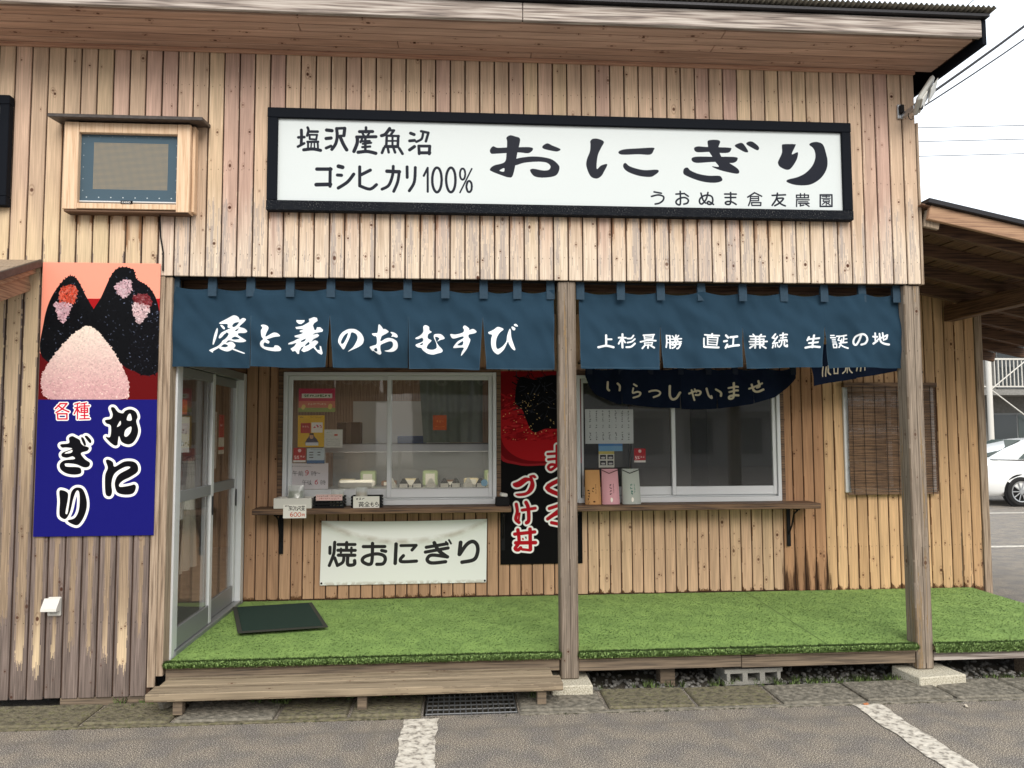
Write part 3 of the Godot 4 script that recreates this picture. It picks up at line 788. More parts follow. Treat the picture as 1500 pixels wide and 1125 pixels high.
# ---------------------------------------------------------------- ground
func ground() -> void:
	org = Vector3.ZERO
	var st := begin()
	quad(st, Vector3(-150, -0.001, 120), Vector3(150, -0.001, 120), Vector3(150, -0.001, 0.37), Vector3(-150, -0.001, 0.37), Vector3(0, -9, 0))
	quad(st, Vector3(4.9, -0.001, 0.37), Vector3(150, -0.001, 0.37), Vector3(150, -0.001, -150), Vector3(4.9, -0.001, -150), Vector3(0, -9, 0))
	for e in [[-150.0, -0.19], [0.37, 4.9]]:
		quad(st, Vector3(e[0], -0.001, 0.37), Vector3(e[1], -0.001, 0.37), Vector3(e[1], -0.001, 0.0), Vector3(e[0], -0.001, 0.0), Vector3(0, -9, 0))
	quad(st, Vector3(-0.19, -0.001, 0.37), Vector3(0.37, -0.001, 0.37), Vector3(0.37, -0.001, 0.335), Vector3(-0.19, -0.001, 0.335), Vector3(0, -9, 0))
	structure("car_park", st, M.asphalt)
	st = begin()
	quad(st, Vector3(-150, -0.03, 0.0), Vector3(4.9, -0.03, 0.0), Vector3(4.9, -0.03, -150), Vector3(-150, -0.03, -150), Vector3(0, -9, 0))
	span(st, Vector3(-3.2, -0.05, -0.02), Vector3(-0.215, 0.0, 0.0), 0.0)
	span(st, Vector3(0.395, -0.05, -0.02), Vector3(4.9, 0.0, 0.0), 0.0)
	structure("bare_earth", st, M.soil)
	# worn parking lines with ragged edges
	for l in [[-0.30, -0.105, 0.385, 5.5], [2.39, 2.56, 0.365, 5.5], [-3.05, -2.86, 0.385, 5.5], [5.2, 5.37, 0.4, 5.5]]:
		org = Vector3(l[0], 0.004, l[2])
		st = begin()
		var steps := 90
		var lx := []
		var rx := []
		for i in steps + 1:
			lx.append(l[0] + rng.randf_range(-0.006, 0.006) + 0.006 * sin(i * 0.9))
			rx.append(l[1] + rng.randf_range(-0.008, 0.008) + 0.006 * sin(i * 0.7 + 1.0))
		for i in steps:
			var za: float = lerpf(l[2], l[3], float(i) / steps)
			var zb: float = lerpf(l[2], l[3], float(i + 1) / steps)
			quad(st, Vector3(lx[i], 0.004, za), Vector3(rx[i], 0.004, za), Vector3(rx[i + 1], 0.004, zb), Vector3(lx[i + 1], 0.004, zb), Vector3(l[0], -9, za))
		structure("parking_line", st, M.road_paint)
	org = Vector3.ZERO
	st = begin()
	quad(st, Vector3(9.5, 0.004, -9.6), Vector3(30, 0.004, -9.6), Vector3(30, 0.004, -9.75), Vector3(9.5, 0.004, -9.75), Vector3(9, -9, -9))
	quad(st, Vector3(11.9, 0.004, -10.1), Vector3(14, 0.004, -10.1), Vector3(14, 0.004, -10.5), Vector3(12.3, 0.004, -10.5), Vector3(9, -9, -9))
	quad(st, Vector3(5.5, 0.004, -5.4), Vector3(30, 0.004, -5.4), Vector3(30, 0.004, -5.55), Vector3(5.5, 0.004, -5.55), Vector3(9, -9, -9))
	structure("bay_marking", st, M.road_paint)
	org = Vector3.ZERO
	st = begin()
	span(st, Vector3(-0.21, -0.40, 0.0), Vector3(0.39, -0.36, 0.34), 0.0)
	span(st, Vector3(-0.21, -0.36, -0.03), Vector3(-0.19, -0.012, 0.34), 0.0)
	span(st, Vector3(0.37, -0.36, -0.03), Vector3(0.39, -0.012, 0.34), 0.0)
	span(st, Vector3(-0.21, -0.40, -0.05), Vector3(0.39, -0.032, -0.022), 0.0)
	span(st, Vector3(-0.21, -0.40, 0.335), Vector3(0.39, -0.006, 0.355), 0.0)
	structure("drain_gutter", st, M.kerb_concrete)
	# edging stones along the front of the shop
	org = Vector3.ZERO
	st = begin()
	span(st, Vector3(-6, -0.06, 0.02), Vector3(-0.195, -0.012, 0.36), 0.0)
	span(st, Vector3(0.375, -0.06, 0.02), Vector3(7, -0.012, 0.36), 0.0)
	var kerb := structure("kerb", st, M.soil)
	var joints := [-5.6, -5.02, -4.45, -3.9, -3.33, -2.76, -2.12, -1.62, -1.04, -0.62, -0.19, 0.37, 0.903, 1.45, 1.97, 2.503, 3.075, 3.57, 4.1, 4.65, 5.2, 5.8, 6.4]
	for i in joints.size() - 1:
		if joints[i] == -0.19:
			continue
		st = begin()
		var c := Vector3((joints[i] + joints[i + 1]) * 0.5, -0.022 + rng.randf_range(-0.004, 0.004), 0.172 + rng.randf_range(-0.006, 0.006))
		box(st, c, Vector3(joints[i + 1] - joints[i] - 0.024, 0.08, 0.325), 0.009, Basis.from_euler(Vector3(rng.randf_range(-0.012, 0.012), rng.randf_range(-0.012, 0.012), rng.randf_range(-0.008, 0.008))))
		part(kerb, "edging_stone", st, M.kerb_mossy if joints[i] < 1.6 and joints[i] > -7 and i % 4 != 3 else M.kerb_concrete)
	for seg in [[-5.6, -0.2], [0.375, 6.4]]:
		st = begin()
		span(st, Vector3(seg[0], -0.05, 0.338), Vector3(seg[1], 0.008, 0.372), 0.004)
		part(kerb, "edging_lip", st, M.kerb_mossy if seg[0] < 0 else M.kerb_concrete)


# ---------------------------------------------------------------- the shop
func clad(parent: Node3D, x0: float, x1: float, y0: float, y1: float, zf: float, pitch: float, m: Material, holes := [], jag := 0.0) -> void:
	var n := int(round((x1 - x0) / pitch))
	var p := (x1 - x0) / n
	for i in n:
		var a := x0 + i * p + 0.0048
		var b := x0 + (i + 1) * p - 0.0048
		var cuts := [[y0, y1]]
		for hl: Rect2 in holes:
			if (a + b) * 0.5 > hl.position.x and (a + b) * 0.5 < hl.end.x:
				var nxt := []
				for c in cuts:
					if hl.position.y > c[0]:
						nxt.append([c[0], hl.position.y])
					if hl.end.y < c[1]:
						nxt.append([hl.end.y, c[1]])
				cuts = nxt
		for c in cuts:
			var st := begin()
			var z := zf + rng.randf_range(-0.0015, 0.0015)
			span(st, Vector3(a, c[0] + rng.randf_range(0.0, jag), z - 0.018), Vector3(b, c[1], z), 0.0035)
			part(parent, "board", st, m)


func shop() -> void:
	var s := thing("shop_building", "single storey timber shop clad in tan vertical boards with a recessed porch", "building", Vector3(0.3, 0.0, 0.0))
	var P := 0.0982
	# upper wall above the porch
	uvr = Rect2(-1.888, 4.16, 5.09, 1.52)
	var up := bar(s, "upper_wall", Vector3(-1.87, 2.66, -0.12), Vector3(3.17, 4.15, -0.012), M.groove, 0.0)
	clad(up, -1.888, 3.172, 2.648, 4.14, 0.0, P, M.pine_upper, [], 0.004)
	bar(up, "corner_board", Vector3(3.172, 2.648, -0.12), Vector3(3.19, 3.78, 0.004), M.trim_tan)
	# left wall, ground to eaves
	uvr = Rect2(-3.4, 4.16, 1.6, 4.14)
	var lw := bar(s, "left_wall", Vector3(-3.4, 0.06, -0.12), Vector3(-1.872, 4.15, -0.012), M.groove, 0.0)
	clad(lw, -3.4, -1.89, 0.045, 4.14, 0.0, P, M.pine_left, [], 0.006)
	uvr = Rect2(-4.91, 4.16, 1.6, 4.14)
	bar(lw, "wall_panel", Vector3(-4.91, 0.06, -0.12), Vector3(-3.402, 4.15, -0.012), M.groove, 0.0)
	clad(lw, -4.91, -3.402, 0.045, 4.14, 0.0, P, M.pine_left, [], 0.006)
	bar(lw, "corner_board", Vector3(-1.886, 0.10, -0.014), Vector3(-1.84, 2.646, 0.004), M.trim_tan)
	bar(lw, "corner_board", Vector3(-1.872, 0.16, -0.12), Vector3(-1.80, 2.646, -0.016), M.trim_tan)
	bar(lw, "sleeper", Vector3(-2.4, -0.02, -0.1), Vector3(-1.86, 0.05, -0.01), M.skirt_grey)
	# back wall of the porch with two window openings
	uvr = Rect2(-1.795, 2.75, 6.75, 2.62)
	var W1 := Rect2(-1.49, 1.0, 1.86, 1.19)
	var W2 := Rect2(1.05, 1.0, 1.87, 1.17)
	var W3 := Rect2(3.50, 1.10, 0.86, 0.95)
	var bk := bar(s, "back_wall", Vector3(-1.84, 0.16, -1.83), Vector3(-1.49, 2.75, -1.762), M.groove, 0.0)
	for r in [[-1.49, 0.37, 0.16, 1.0], [-1.49, 0.37, 2.19, 2.75], [0.37, 1.05, 0.16, 2.75], [1.05, 2.92, 0.16, 1.0], [1.05, 2.92, 2.17, 2.75], [2.92, 3.50, 0.16, 2.75], [3.50, 4.36, 0.16, 1.1], [3.50, 4.36, 2.05, 2.75], [4.36, 4.85, 0.16, 2.75]]:
		bar(bk, "wall_panel", Vector3(r[0], r[2], -1.83), Vector3(r[1], r[3], -1.762), M.groove, 0.0)
	clad(bk, -1.795, 2.925, 0.24, 2.74, -1.75, 0.0985, M.pine_back, [W1, W2], 0.006)
	clad(bk, 2.925, 2.925 + 19.0 * 4.72 / 48.0, 0.17, 3.0, -1.75, 0.0985, M.pine_back, [W3], 0.0)
	bar(bk, "corner_board", Vector3(4.797, 0.12, -1.86), Vector3(4.866, 3.0, -1.744), M.trim_tan)
	bar(bk, "end_wall", Vector3(4.80, 0.12, -5.1), Vector3(4.846, 3.0, -1.861), M.trim_tan)
	# rooms behind: floor, ceiling, far walls
	bar(s, "room_floor", Vector3(-3.36, 0.17, -5.0), Vector3(4.8, 0.225, -1.832), M.interior_floor, 0.0)
	bar(s, "entry_floor", Vector3(-3.36, 0.17, -1.832), Vector3(-1.86, 0.225, -0.13), M.interior_floor, 0.0)
	bar(s, "room_ceiling", Vector3(-3.36, 2.76, -5.0), Vector3(4.79, 2.80, -1.835), M.interior_dark, 0.0)
	bar(s, "entry_ceiling", Vector3(-3.36, 2.762, -1.834), Vector3(3.10, 2.802, -0.125), M.interior_dark, 0.0)
	bar(s, "room_back_wall", Vector3(-3.4, 0.16, -5.06), Vector3(4.8, 2.8, -5.0), M.interior_wall, 0.0)
	bar(s, "room_side_wall", Vector3(-3.42, 0.16, -5.06), Vector3(-3.36, 2.8, -0.125), M.interior_wall, 0.0)
	bar(s, "partition", Vector3(1.0, 0.23, -5.0), Vector3(1.06, 2.76, -1.835), M.interior_wall, 0.0)
	bar(s, "entry_lintel", Vector3(-1.86, 2.16, -1.76), Vector3(-1.80, 2.755, -0.125), M.beam_brown_z, 0.0)
	# porch ceiling boards and the beam behind the shop curtains
	var pc := bar(s, "porch_ceiling", Vector3(-1.80, 2.72, -1.745), Vector3(3.17, 2.757, -0.13), M.beam_brown, 0.0)
	for i in 15:
		bar(pc, "ceiling_board", Vector3(-1.79, 2.70, -1.74 + i * 0.107), Vector3(3.165, 2.717, -1.74 + i * 0.107 + 0.10), M.beam_brown)
	bar(s, "porch_beam", Vector3(-1.79, 2.60, -0.30), Vector3(3.16, 2.698, -0.18), M.beam_brown)
	# eaves: soffit boards, fascia, corrugated roofing
	var so := bar(s, "soffit", Vector3(-5.1, 4.165, 0.0), Vector3(3.35, 4.19, 0.43), M.groove, 0.0)
	uvr = Rect2(3.702, 4.25 / 8.4, 0.44, 8.4)
	uv_long = true
	for i in 5:
		var cut := rng.randf_range(-1.0, 2.0)
		bar(so, "soffit_board", Vector3(-5.1, 4.143, 0.002 + i * 0.0865), Vector3(cut - 0.002, 4.163, 0.002 + i * 0.0865 + 0.077), M.soffit_sheet)
		bar(so, "soffit_board", Vector3(cut + 0.002, 4.143, 0.002 + i * 0.0865), Vector3(3.30, 4.163, 0.002 + i * 0.0865 + 0.077), M.soffit_sheet)
	uv_long = false
	bar(so, "cover_strip", Vector3(-4.9, 4.115, 0.004), Vector3(3.17, 4.142, 0.022), M.soffit_pine)
	var fa := bar(s, "fascia", Vector3(-5.1, 4.148, 0.438), Vector3(0.40, 4.262, 0.468), M.fascia_grey, 0.004)
	bar(fa, "fascia_board", Vector3(0.404, 4.148, 0.438), Vector3(3.335, 4.262, 0.468), M.fascia_grey, 0.004)
	bar(fa, "drip_edge", Vector3(-5.1, 4.266, 0.436), Vector3(3.37, 4.288, 0.50), M.dark_metal)
	bar(fa, "barge_board", Vector3(3.338, 4.10, -5.6), Vector3(3.366, 4.264, 0.466), M.black_paint)
	bar(fa, "gable_board", Vector3(3.192, 3.78, -0.3), Vector3(3.336, 4.142, -0.26), M.black_paint)
	bar(s, "side_wall", Vector3(3.10, 2.76, -5.0), Vector3(3.17, 4.14, -0.125), M.groove, 0.0)
	var st := begin()
	var rows := []
	for z in [0.53, -5.8]:
		var line := []
		for i in 1790:
			var x := -5.15 + i * 0.00478
			line.append(Vector3(x, 4.315 + 0.008 * sin(x * TAU / 0.034) + (0.0 if z > 0 else -0.35), z))
		rows.append(line)
	sheet(st, rows, [])
	var under := []
	for line in rows:
		under.append(line.map(func(p): return p - Vector3(0, 0.003, 0)))
	under.reverse()
	sheet(st, under, [])
	part(s, "roof", st, M.corrugated)
	# posts on concrete pads
	for x in [0.673, 3.053]:
		uvr = Rect2(x + 0.018 - (0.002 if x < 1.0 else 0.242), 2.7, 0.48, 2.7)
		uv_corner = true
		var po := bar(s, "post", Vector3(x, 0.074, -0.135), Vector3(x + 0.116, 2.646, -0.02), M.post_sheet, 0.006)
		uv_corner = false
		if x < 1.0:
			bar(po, "footing", Vector3(0.60, -0.02, -0.20), Vector3(0.858, 0.07, 0.095), M.pad_concrete, 0.006)
		else:
			st = begin()
			box(st, Vector3(3.125, 0.025, -0.02), Vector3(0.345, 0.09, 0.27), 0.006, Basis(Vector3.UP, 0.12))
			part(po, "footing", st, M.pad_concrete)
	shop_windows(s)
	entrance(s)
	side_roof(s)
	left_canopy(s)
	uvr = Rect2(0, 0, 1, 1)


func sash(w: Node3D, x0: float, x1: float, y0: float, y1: float, z: float, low: float) -> void:
	var m: Material = M.aluminium
	bar(w, "sash_stile", Vector3(x0, y0, z - 0.012), Vector3(x0 + 0.034, y1, z + 0.012), m)
	bar(w, "sash_stile", Vector3(x1 - 0.034, y0, z - 0.012), Vector3(x1, y1, z + 0.012), m)
	bar(w, "sash_rail", Vector3(x0 + 0.034, y1 - 0.035, z - 0.0115), Vector3(x1 - 0.034, y1, z + 0.0115), m)
	bar(w, "sash_rail", Vector3(x0 + 0.034, y0, z - 0.0115), Vector3(x1 - 0.034, y0 + low, z + 0.0115), m)
	bar(w, "pane", Vector3(x0 + 0.032, y0 + low - 0.002, z - 0.0025), Vector3(x1 - 0.032, y1 - 0.033, z + 0.0025), M.glass, 0.0)


func shop_windows(s: Node3D) -> void:
	for w in [[-1.475, 0.352, 1.035, 2.178, -0.575], [1.06, 2.905, 1.035, 2.155, 1.935]]:
		var win := Node3D.new()
		win.name = "window"
		s.add_child(win, true)
		var x0: float = w[0]
		var x1: float = w[1]
		var y0: float = w[2]
		var y1: float = w[3]
		var mid: float = w[4]
		var m: Material = M.aluminium
		bar(win, "frame", Vector3(x0, y0, -1.82), Vector3(x0 + 0.032, y1, -1.715), m)
		bar(win, "frame", Vector3(x1 - 0.032, y0, -1.82), Vector3(x1, y1, -1.715), m)
		bar(win, "frame", Vector3(x0 + 0.032, y1 - 0.03, -1.82), Vector3(x1 - 0.032, y1, -1.716), m)
		bar(win, "sill", Vector3(x0 + 0.01, y0 - 0.002, -1.82), Vector3(x1 - 0.01, y0 + 0.042, -1.70), m)
		bar(win, "sill_track", Vector3(x0 + 0.03, y0 + 0.042, -1.765), Vector3(x1 - 0.03, y0 + 0.056, -1.755), m)
		bar(win, "casing", Vector3(x0 - 0.045, y0 - 0.02, -1.80), Vector3(x0 - 0.002, y1 + 0.04, -1.725), M.shelf_brown)
		bar(win, "casing", Vector3(x1 + 0.002, y0 - 0.02, -1.80), Vector3(x1 + 0.04, y1 + 0.04, -1.725), M.shelf_brown)
		bar(win, "casing", Vector3(x0 - 0.002, y1 + 0.002, -1.80), Vector3(x1 + 0.002, y1 + 0.04, -1.727), M.shelf_brown)
		sash(win, x0 + 0.034, mid + 0.02, y0 + 0.058, y1 - 0.032, -1.775, 0.075)
		sash(win, mid - 0.02, x1 - 0.034, y0 + 0.058, y1 - 0.032, -1.745, 0.075)
	# serving shelves under the windows, on iron brackets
	for sh in [[-1.665, 0.465, 0.985, [-1.48, 0.408]], [1.02, 3.15, 0.985, [1.04, 2.965]]]:
		var shelf := bar(s, "serving_shelf", Vector3(sh[0], sh[2] - 0.002, -1.735), Vector3(sh[1], sh[2] + 0.046, -1.49), M.shelf_brown, 0.005)
		for x in sh[3]:
			bar(shelf, "bracket", Vector3(x - 0.018, 0.63, -1.742), Vector3(x + 0.018, 0.98, -1.732), M.black_plastic)
			bar(shelf, "bracket", Vector3(x - 0.018, 0.968, -1.73), Vector3(x + 0.018, 0.981, -1.53), M.black_plastic)
			var st := begin()
			tube(st, PackedVector3Array([Vector3(x, 0.74, -1.73), Vector3(x, 0.82, -1.67), Vector3(x, 0.93, -1.62), Vector3(x, 0.965, -1.55)]), 0.008, 6)
			part(shelf, "bracket", st, M.black_plastic)
	# the small window behind the bamboo blind
	var bw := Node3D.new()
	bw.name = "window"
	s.add_child(bw, true)
	bar(bw, "frame", Vector3(3.502, 1.10, -1.82), Vector3(3.545, 2.05, -1.725), M.aluminium)
	bar(bw, "frame", Vector3(4.32, 1.10, -1.82), Vector3(4.358, 2.05, -1.725), M.aluminium)
	bar(bw, "frame", Vector3(3.545, 2.015, -1.82), Vector3(4.32, 2.05, -1.726), M.aluminium)
	bar(bw, "sill", Vector3(3.545, 1.10, -1.82), Vector3(4.32, 1.135, -1.72), M.aluminium)
	bar(bw, "mullion", Vector3(3.93, 1.135, -1.79), Vector3(3.965, 2.015, -1.75), M.aluminium)
	bar(bw, "pane", Vector3(3.545, 1.135, -1.772), Vector3(3.93, 2.015, -1.767), M.glass, 0.0)
	bar(bw, "pane", Vector3(3.965, 1.135, -1.772), Vector3(4.32, 2.015, -1.767), M.glass, 0.0)


func entrance(s: Node3D) -> void:
	var d := Node3D.new()
	d.name = "entrance"
	s.add_child(d, true)
	var X := -1.80
	bar(d, "jamb", Vector3(X - 0.06, 0.225, -0.175), Vector3(X + 0.012, 2.16, -0.118), M.aluminium)
	bar(d, "jamb", Vector3(X - 0.06, 0.225, -1.748), Vector3(X + 0.008, 2.16, -1.66), M.aluminium)
	bar(d, "threshold", Vector3(X - 0.07, 0.225, -1.66), Vector3(X + 0.02, 0.262, -0.175), M.aluminium_dark)
	bar(d, "head_track", Vector3(X - 0.06, 2.10, -1.66), Vector3(X + 0.008, 2.16, -0.175), M.aluminium_dark)
	for leaf in [[-0.18, -0.93, -0.012], [-0.86, -1.655, -0.048]]:
		var x: float = X + leaf[2]
		var a: float = leaf[1]
		var b: float = leaf[0]
		var lf := bar(d, "door_leaf", Vector3(x - 0.014, 0.265, a), Vector3(x + 0.014, 2.095, a + 0.06), M.aluminium)
		bar(lf, "stile", Vector3(x - 0.014, 0.265, b - 0.06), Vector3(x + 0.014, 2.095, b), M.aluminium)
		bar(lf, "rail", Vector3(x - 0.013, 0.265, a + 0.06), Vector3(x + 0.013, 0.40, b - 0.06), M.aluminium_dark)
		bar(lf, "rail", Vector3(x - 0.013, 1.20, a + 0.06), Vector3(x + 0.013, 1.275, b - 0.06), M.aluminium_dark)
		bar(lf, "rail", Vector3(x - 0.013, 2.03, a + 0.06), Vector3(x + 0.013, 2.095, b - 0.06), M.aluminium_dark)
		bar(lf, "pane", Vector3(x - 0.003, 0.40, a + 0.058), Vector3(x + 0.003, 1.20, b - 0.058), M.glass, 0.0)
		bar(lf, "pane", Vector3(x - 0.003, 1.275, a + 0.058), Vector3(x + 0.003, 2.03, b - 0.058), M.glass, 0.0)
		bar(lf, "handle", Vector3(x + 0.015, 1.05, a + 0.02), Vector3(x + 0.022, 1.19, a + 0.04), M.dark_metal)


func side_roof(s: Node3D) -> void:
	# lean-to roof over the open end of the porch, falling to the right
	var sl := -0.212
	var n := Node3D.new()
	n.name = "lean_to_roof"
	s.add_child(n, true)
	var y := func(x: float) -> float: return 3.225 + (x - 3.194) * sl
	var t := Basis(Vector3.BACK, atan(sl))
	var L := 3.0
	var mid := 3.194 + L * 0.5
	var st := begin()
	box(st, Vector3(mid, y.call(mid) - 0.012, -2.4), Vector3(L / cos(atan(sl)), 0.035, 4.96), 0.004, t)
	part(n, "roofing", st, M.dark_metal)
	st = begin()
	box(st, Vector3(mid + 0.02, y.call(mid) - 0.086, 0.035), Vector3(L / cos(atan(sl)), 0.10, 0.032), 0.004, t)
	part(n, "rake_board", st, M.rafter_tan)
	st = begin()
	box(st, Vector3(3.26, y.call(3.26) - 0.115, 0.0), Vector3(0.11, 0.12, 0.03), 0.005, t)
	part(n, "rafter_end", st, M.post_grey)
	for i in 11:
		st = begin()
		box(st, Vector3(mid, y.call(mid) - 0.095, -0.16 - i * 0.46), Vector3(L / cos(atan(sl)), 0.10, 0.05), 0.004, t)
		part(n, "rafter", st, M.beam_brown)
	for i in 16:
		var x := 3.25 + i * 0.185
		st = begin()
		box(st, Vector3(x, y.call(x) - 0.038, -2.4), Vector3(0.176, 0.012, 4.9), 0.002, t)
		part(n, "sheathing_board", st, M.beam_brown_z)
	bar(n, "beam", Vector3(4.50, 2.66, -1.745), Vector3(4.60, 2.80, 0.02), M.beam_brown_z, 0.005)
	bar(n, "wall_plate", Vector3(3.2, 2.94, -1.745), Vector3(4.86, 3.0, -1.70), M.beam_brown, 0.005)


func left_canopy(s: Node3D) -> void:
	# small door canopy at the left edge, falling towards the car park
	var n := Node3D.new()
	n.name = "door_canopy"
	s.add_child(n, true)
	var run := 0.85
	var drop := 0.34
	var t := Basis(Vector3.RIGHT, atan2(drop, run))
	var L := sqrt(run * run + drop * drop)
	for i in 7:
		var f := (i + 0.5) / 7.0
		var st := begin()
		box(st, Vector3(-3.35, 2.735 - drop * f + 0.006 * (i % 2), 0.004 + run * f), Vector3(1.50, 0.012, L / 7.0 * 1.06), 0.003, t)
		part(n, "roofing_strip", st, M.post_grey)
	var st2 := begin()
	box(st2, Vector3(-2.592, 2.735 - drop * 0.5 - 0.012, 0.004 + run * 0.5), Vector3(0.02, 0.045, L), 0.003, t)
	part(n, "edge_trim", st2, M.roof_brown)
	st2 = begin()
	box(st2, Vector3(-2.645, 2.735 - drop * 0.5 - 0.06, 0.004 + run * 0.5), Vector3(0.05, 0.035, L), 0.003, t)
	part(n, "rafter", st2, M.rafter_tan_z)
	st2 = begin()
	box(st2, Vector3(-2.685, 2.735 - drop * 0.42 - 0.135, 0.004 + run * 0.42), Vector3(0.06, 0.105, L * 0.84), 0.004, t)
	part(n, "bracket_beam", st2, M.rafter_tan_z)
	bar(n, "front_beam", Vector3(-4.1, 2.24, 0.74), Vector3(-2.72, 2.32, 0.80), M.shelf_brown)


# ---------------------------------------------------------------- deck, step, turf board
func porch() -> void:
	var d := thing("porch_deck", "low timber porch deck with grey skirting boards on short supports", "deck", Vector3(1.4, 0.0, -0.9))
	for i in 12:
		bar(d, "deck_board", Vector3(-1.785, 0.195, -1.74 + i * 0.143), Vector3(4.64, 0.222, -1.74 + i * 0.143 + 0.139), M.plank_grey)
	bar(d, "skirting_board", Vector3(-1.79, 0.125, -0.065), Vector3(0.665, 0.194, -0.035), M.skirt_grey)
	bar(d, "skirting_board", Vector3(0.79, 0.118, -0.065), Vector3(1.86, 0.193, -0.03), M.skirt_grey)
	bar(d, "skirting_board", Vector3(1.865, 0.112, -0.062), Vector3(3.05, 0.186, -0.034), M.skirt_grey)
	bar(d, "edge_strip", Vector3(1.95, 0.188, -0.06), Vector3(3.05, 0.212, -0.016), M.skirt_grey)
	bar(d, "edge_strip", Vector3(-1.75, 0.197, -0.06), Vector3(0.665, 0.216, -0.02), M.skirt_grey)
	bar(d, "skirting_board", Vector3(3.175, 0.125, -0.05), Vector3(4.64, 0.18, -0.03), M.fascia_grey)
	for x in [-1.5, -0.3, 1.35, 3.9, 4.55]:
		bar(d, "support", Vector3(x, -0.03, -0.25), Vector3(x + 0.1, 0.193, -0.14), M.skirt_grey)
		bar(d, "support", Vector3(x, -0.03, -1.6), Vector3(x + 0.1, 0.193, -1.5), M.skirt_grey)
	bar(d, "joist", Vector3(-1.78, 0.10, -0.9), Vector3(4.6, 0.19, -0.85), M.skirt_grey)
	# the long step in front
	var b := thing("wooden_step", "long worn wooden step on short legs in front of the porch", "step", Vector3(-0.57, 0.0, 0.13))
	uvr = Rect2(-0.192, 1.9 / 2.6, 0.37, 2.6)
	uv_long = true
	bar(b, "plank", Vector3(-1.782, 0.108, 0.145), Vector3(0.642, 0.154, 0.295), M.plank_sheet, 0.004)
	bar(b, "plank", Vector3(-1.76, 0.110, -0.01), Vector3(0.60, 0.155, 0.140), M.plank_sheet, 0.004)
	uv_long = false
	uvr = Rect2(0, 0, 1, 1)
	for x in [-1.64, -0.58, 0.49]:
		bar(b, "leg", Vector3(x, 0.018, 0.20), Vector3(x + 0.055, 0.107, 0.255), M.skirt_grey)
		bar(b, "bearer", Vector3(x + 0.001, 0.07, 0.0), Vector3(x + 0.054, 0.107, 0.198), M.skirt_grey)
	# concrete block under the deck
	var c := CSGBox3D.new()
	c.name = numbered("concrete_block")
	c.position = Vector3(1.955, 0.04, -0.17)
	c.size = Vector3(0.40, 0.10, 0.19)
	c.rotation.y = 0.05
	c.material = M.block_concrete
	for k in 3:
		var hole := CSGBox3D.new()
		hole.name = "hollow"
		hole.operation = CSGShape3D.OPERATION_SUBTRACTION
		hole.size = Vector3(0.085, 0.055, 0.4)
		hole.position = Vector3(-0.12 + k * 0.12, -0.004, 0)
		hole.material = M.block_concrete
		c.add_child(hole, true)
	for e in [-1, 1]:
		var notch := CSGBox3D.new()
		notch.name = "notch"
		notch.operation = CSGShape3D.OPERATION_SUBTRACTION
		notch.size = Vector3(0.03, 0.05, 0.4)
		notch.position = Vector3(0.2 * e, 0, 0)
		notch.material = M.block_concrete
		c.add_child(notch, true)
	c.set_meta("label", "grey hollow concrete block lying under the porch edge")
	c.set_meta("category", "concrete block")
	add_child(c)
	# drain grate by the step
	var g := thing("drain_grate", "galvanised steel grid over the gutter drain below the wooden step", "grate", Vector3(0.09, -0.01, 0.16))
	for i in 17:
		var x := -0.175 + i * 0.0333
		bar(g, "bar", Vector3(x, -0.025, 0.01), Vector3(x + 0.006, 0.006, 0.325), M.steel, 0.001)
	for i in 5:
		var z := 0.03 + i * 0.07
		bar(g, "cross_bar", Vector3(-0.178, -0.004, z), Vector3(0.362, 0.004, z + 0.007), M.steel, 0.001)
	org = Vector3.ZERO
	# loose stone by the step
	var stn := begin()
	box(stn, Vector3(-1.73, 0.045, 0.10), Vector3(0.09, 0.07, 0.08), 0.02, Basis.from_euler(Vector3(0.2, 0.5, 0.3)))
	var rock := part(self, "loose_stone", stn, M.kerb_concrete)
	rock.set_meta("label", "small rough stone lying beside the end of the wooden step")
	rock.set_meta("category", "stone")


# ---------------------------------------------------------------- signs and banners
func board(called: String, label: String, category: String, c: Vector3, size: Vector2, t: Texture2D, thick := 0.004, rough := 0.5, group := "") -> Node3D:   # a flat printed panel facing the car park
	uvr = Rect2(c.x - size.x * 0.5, c.y + size.y * 0.5, size.x, size.y)
	return solo(called, label, category, c, func(st: SurfaceTool) -> void: box(st, c, Vector3(size.x, size.y, thick), 0.0008), printed(called + str(used.get(called, 0)), t, rough), group)


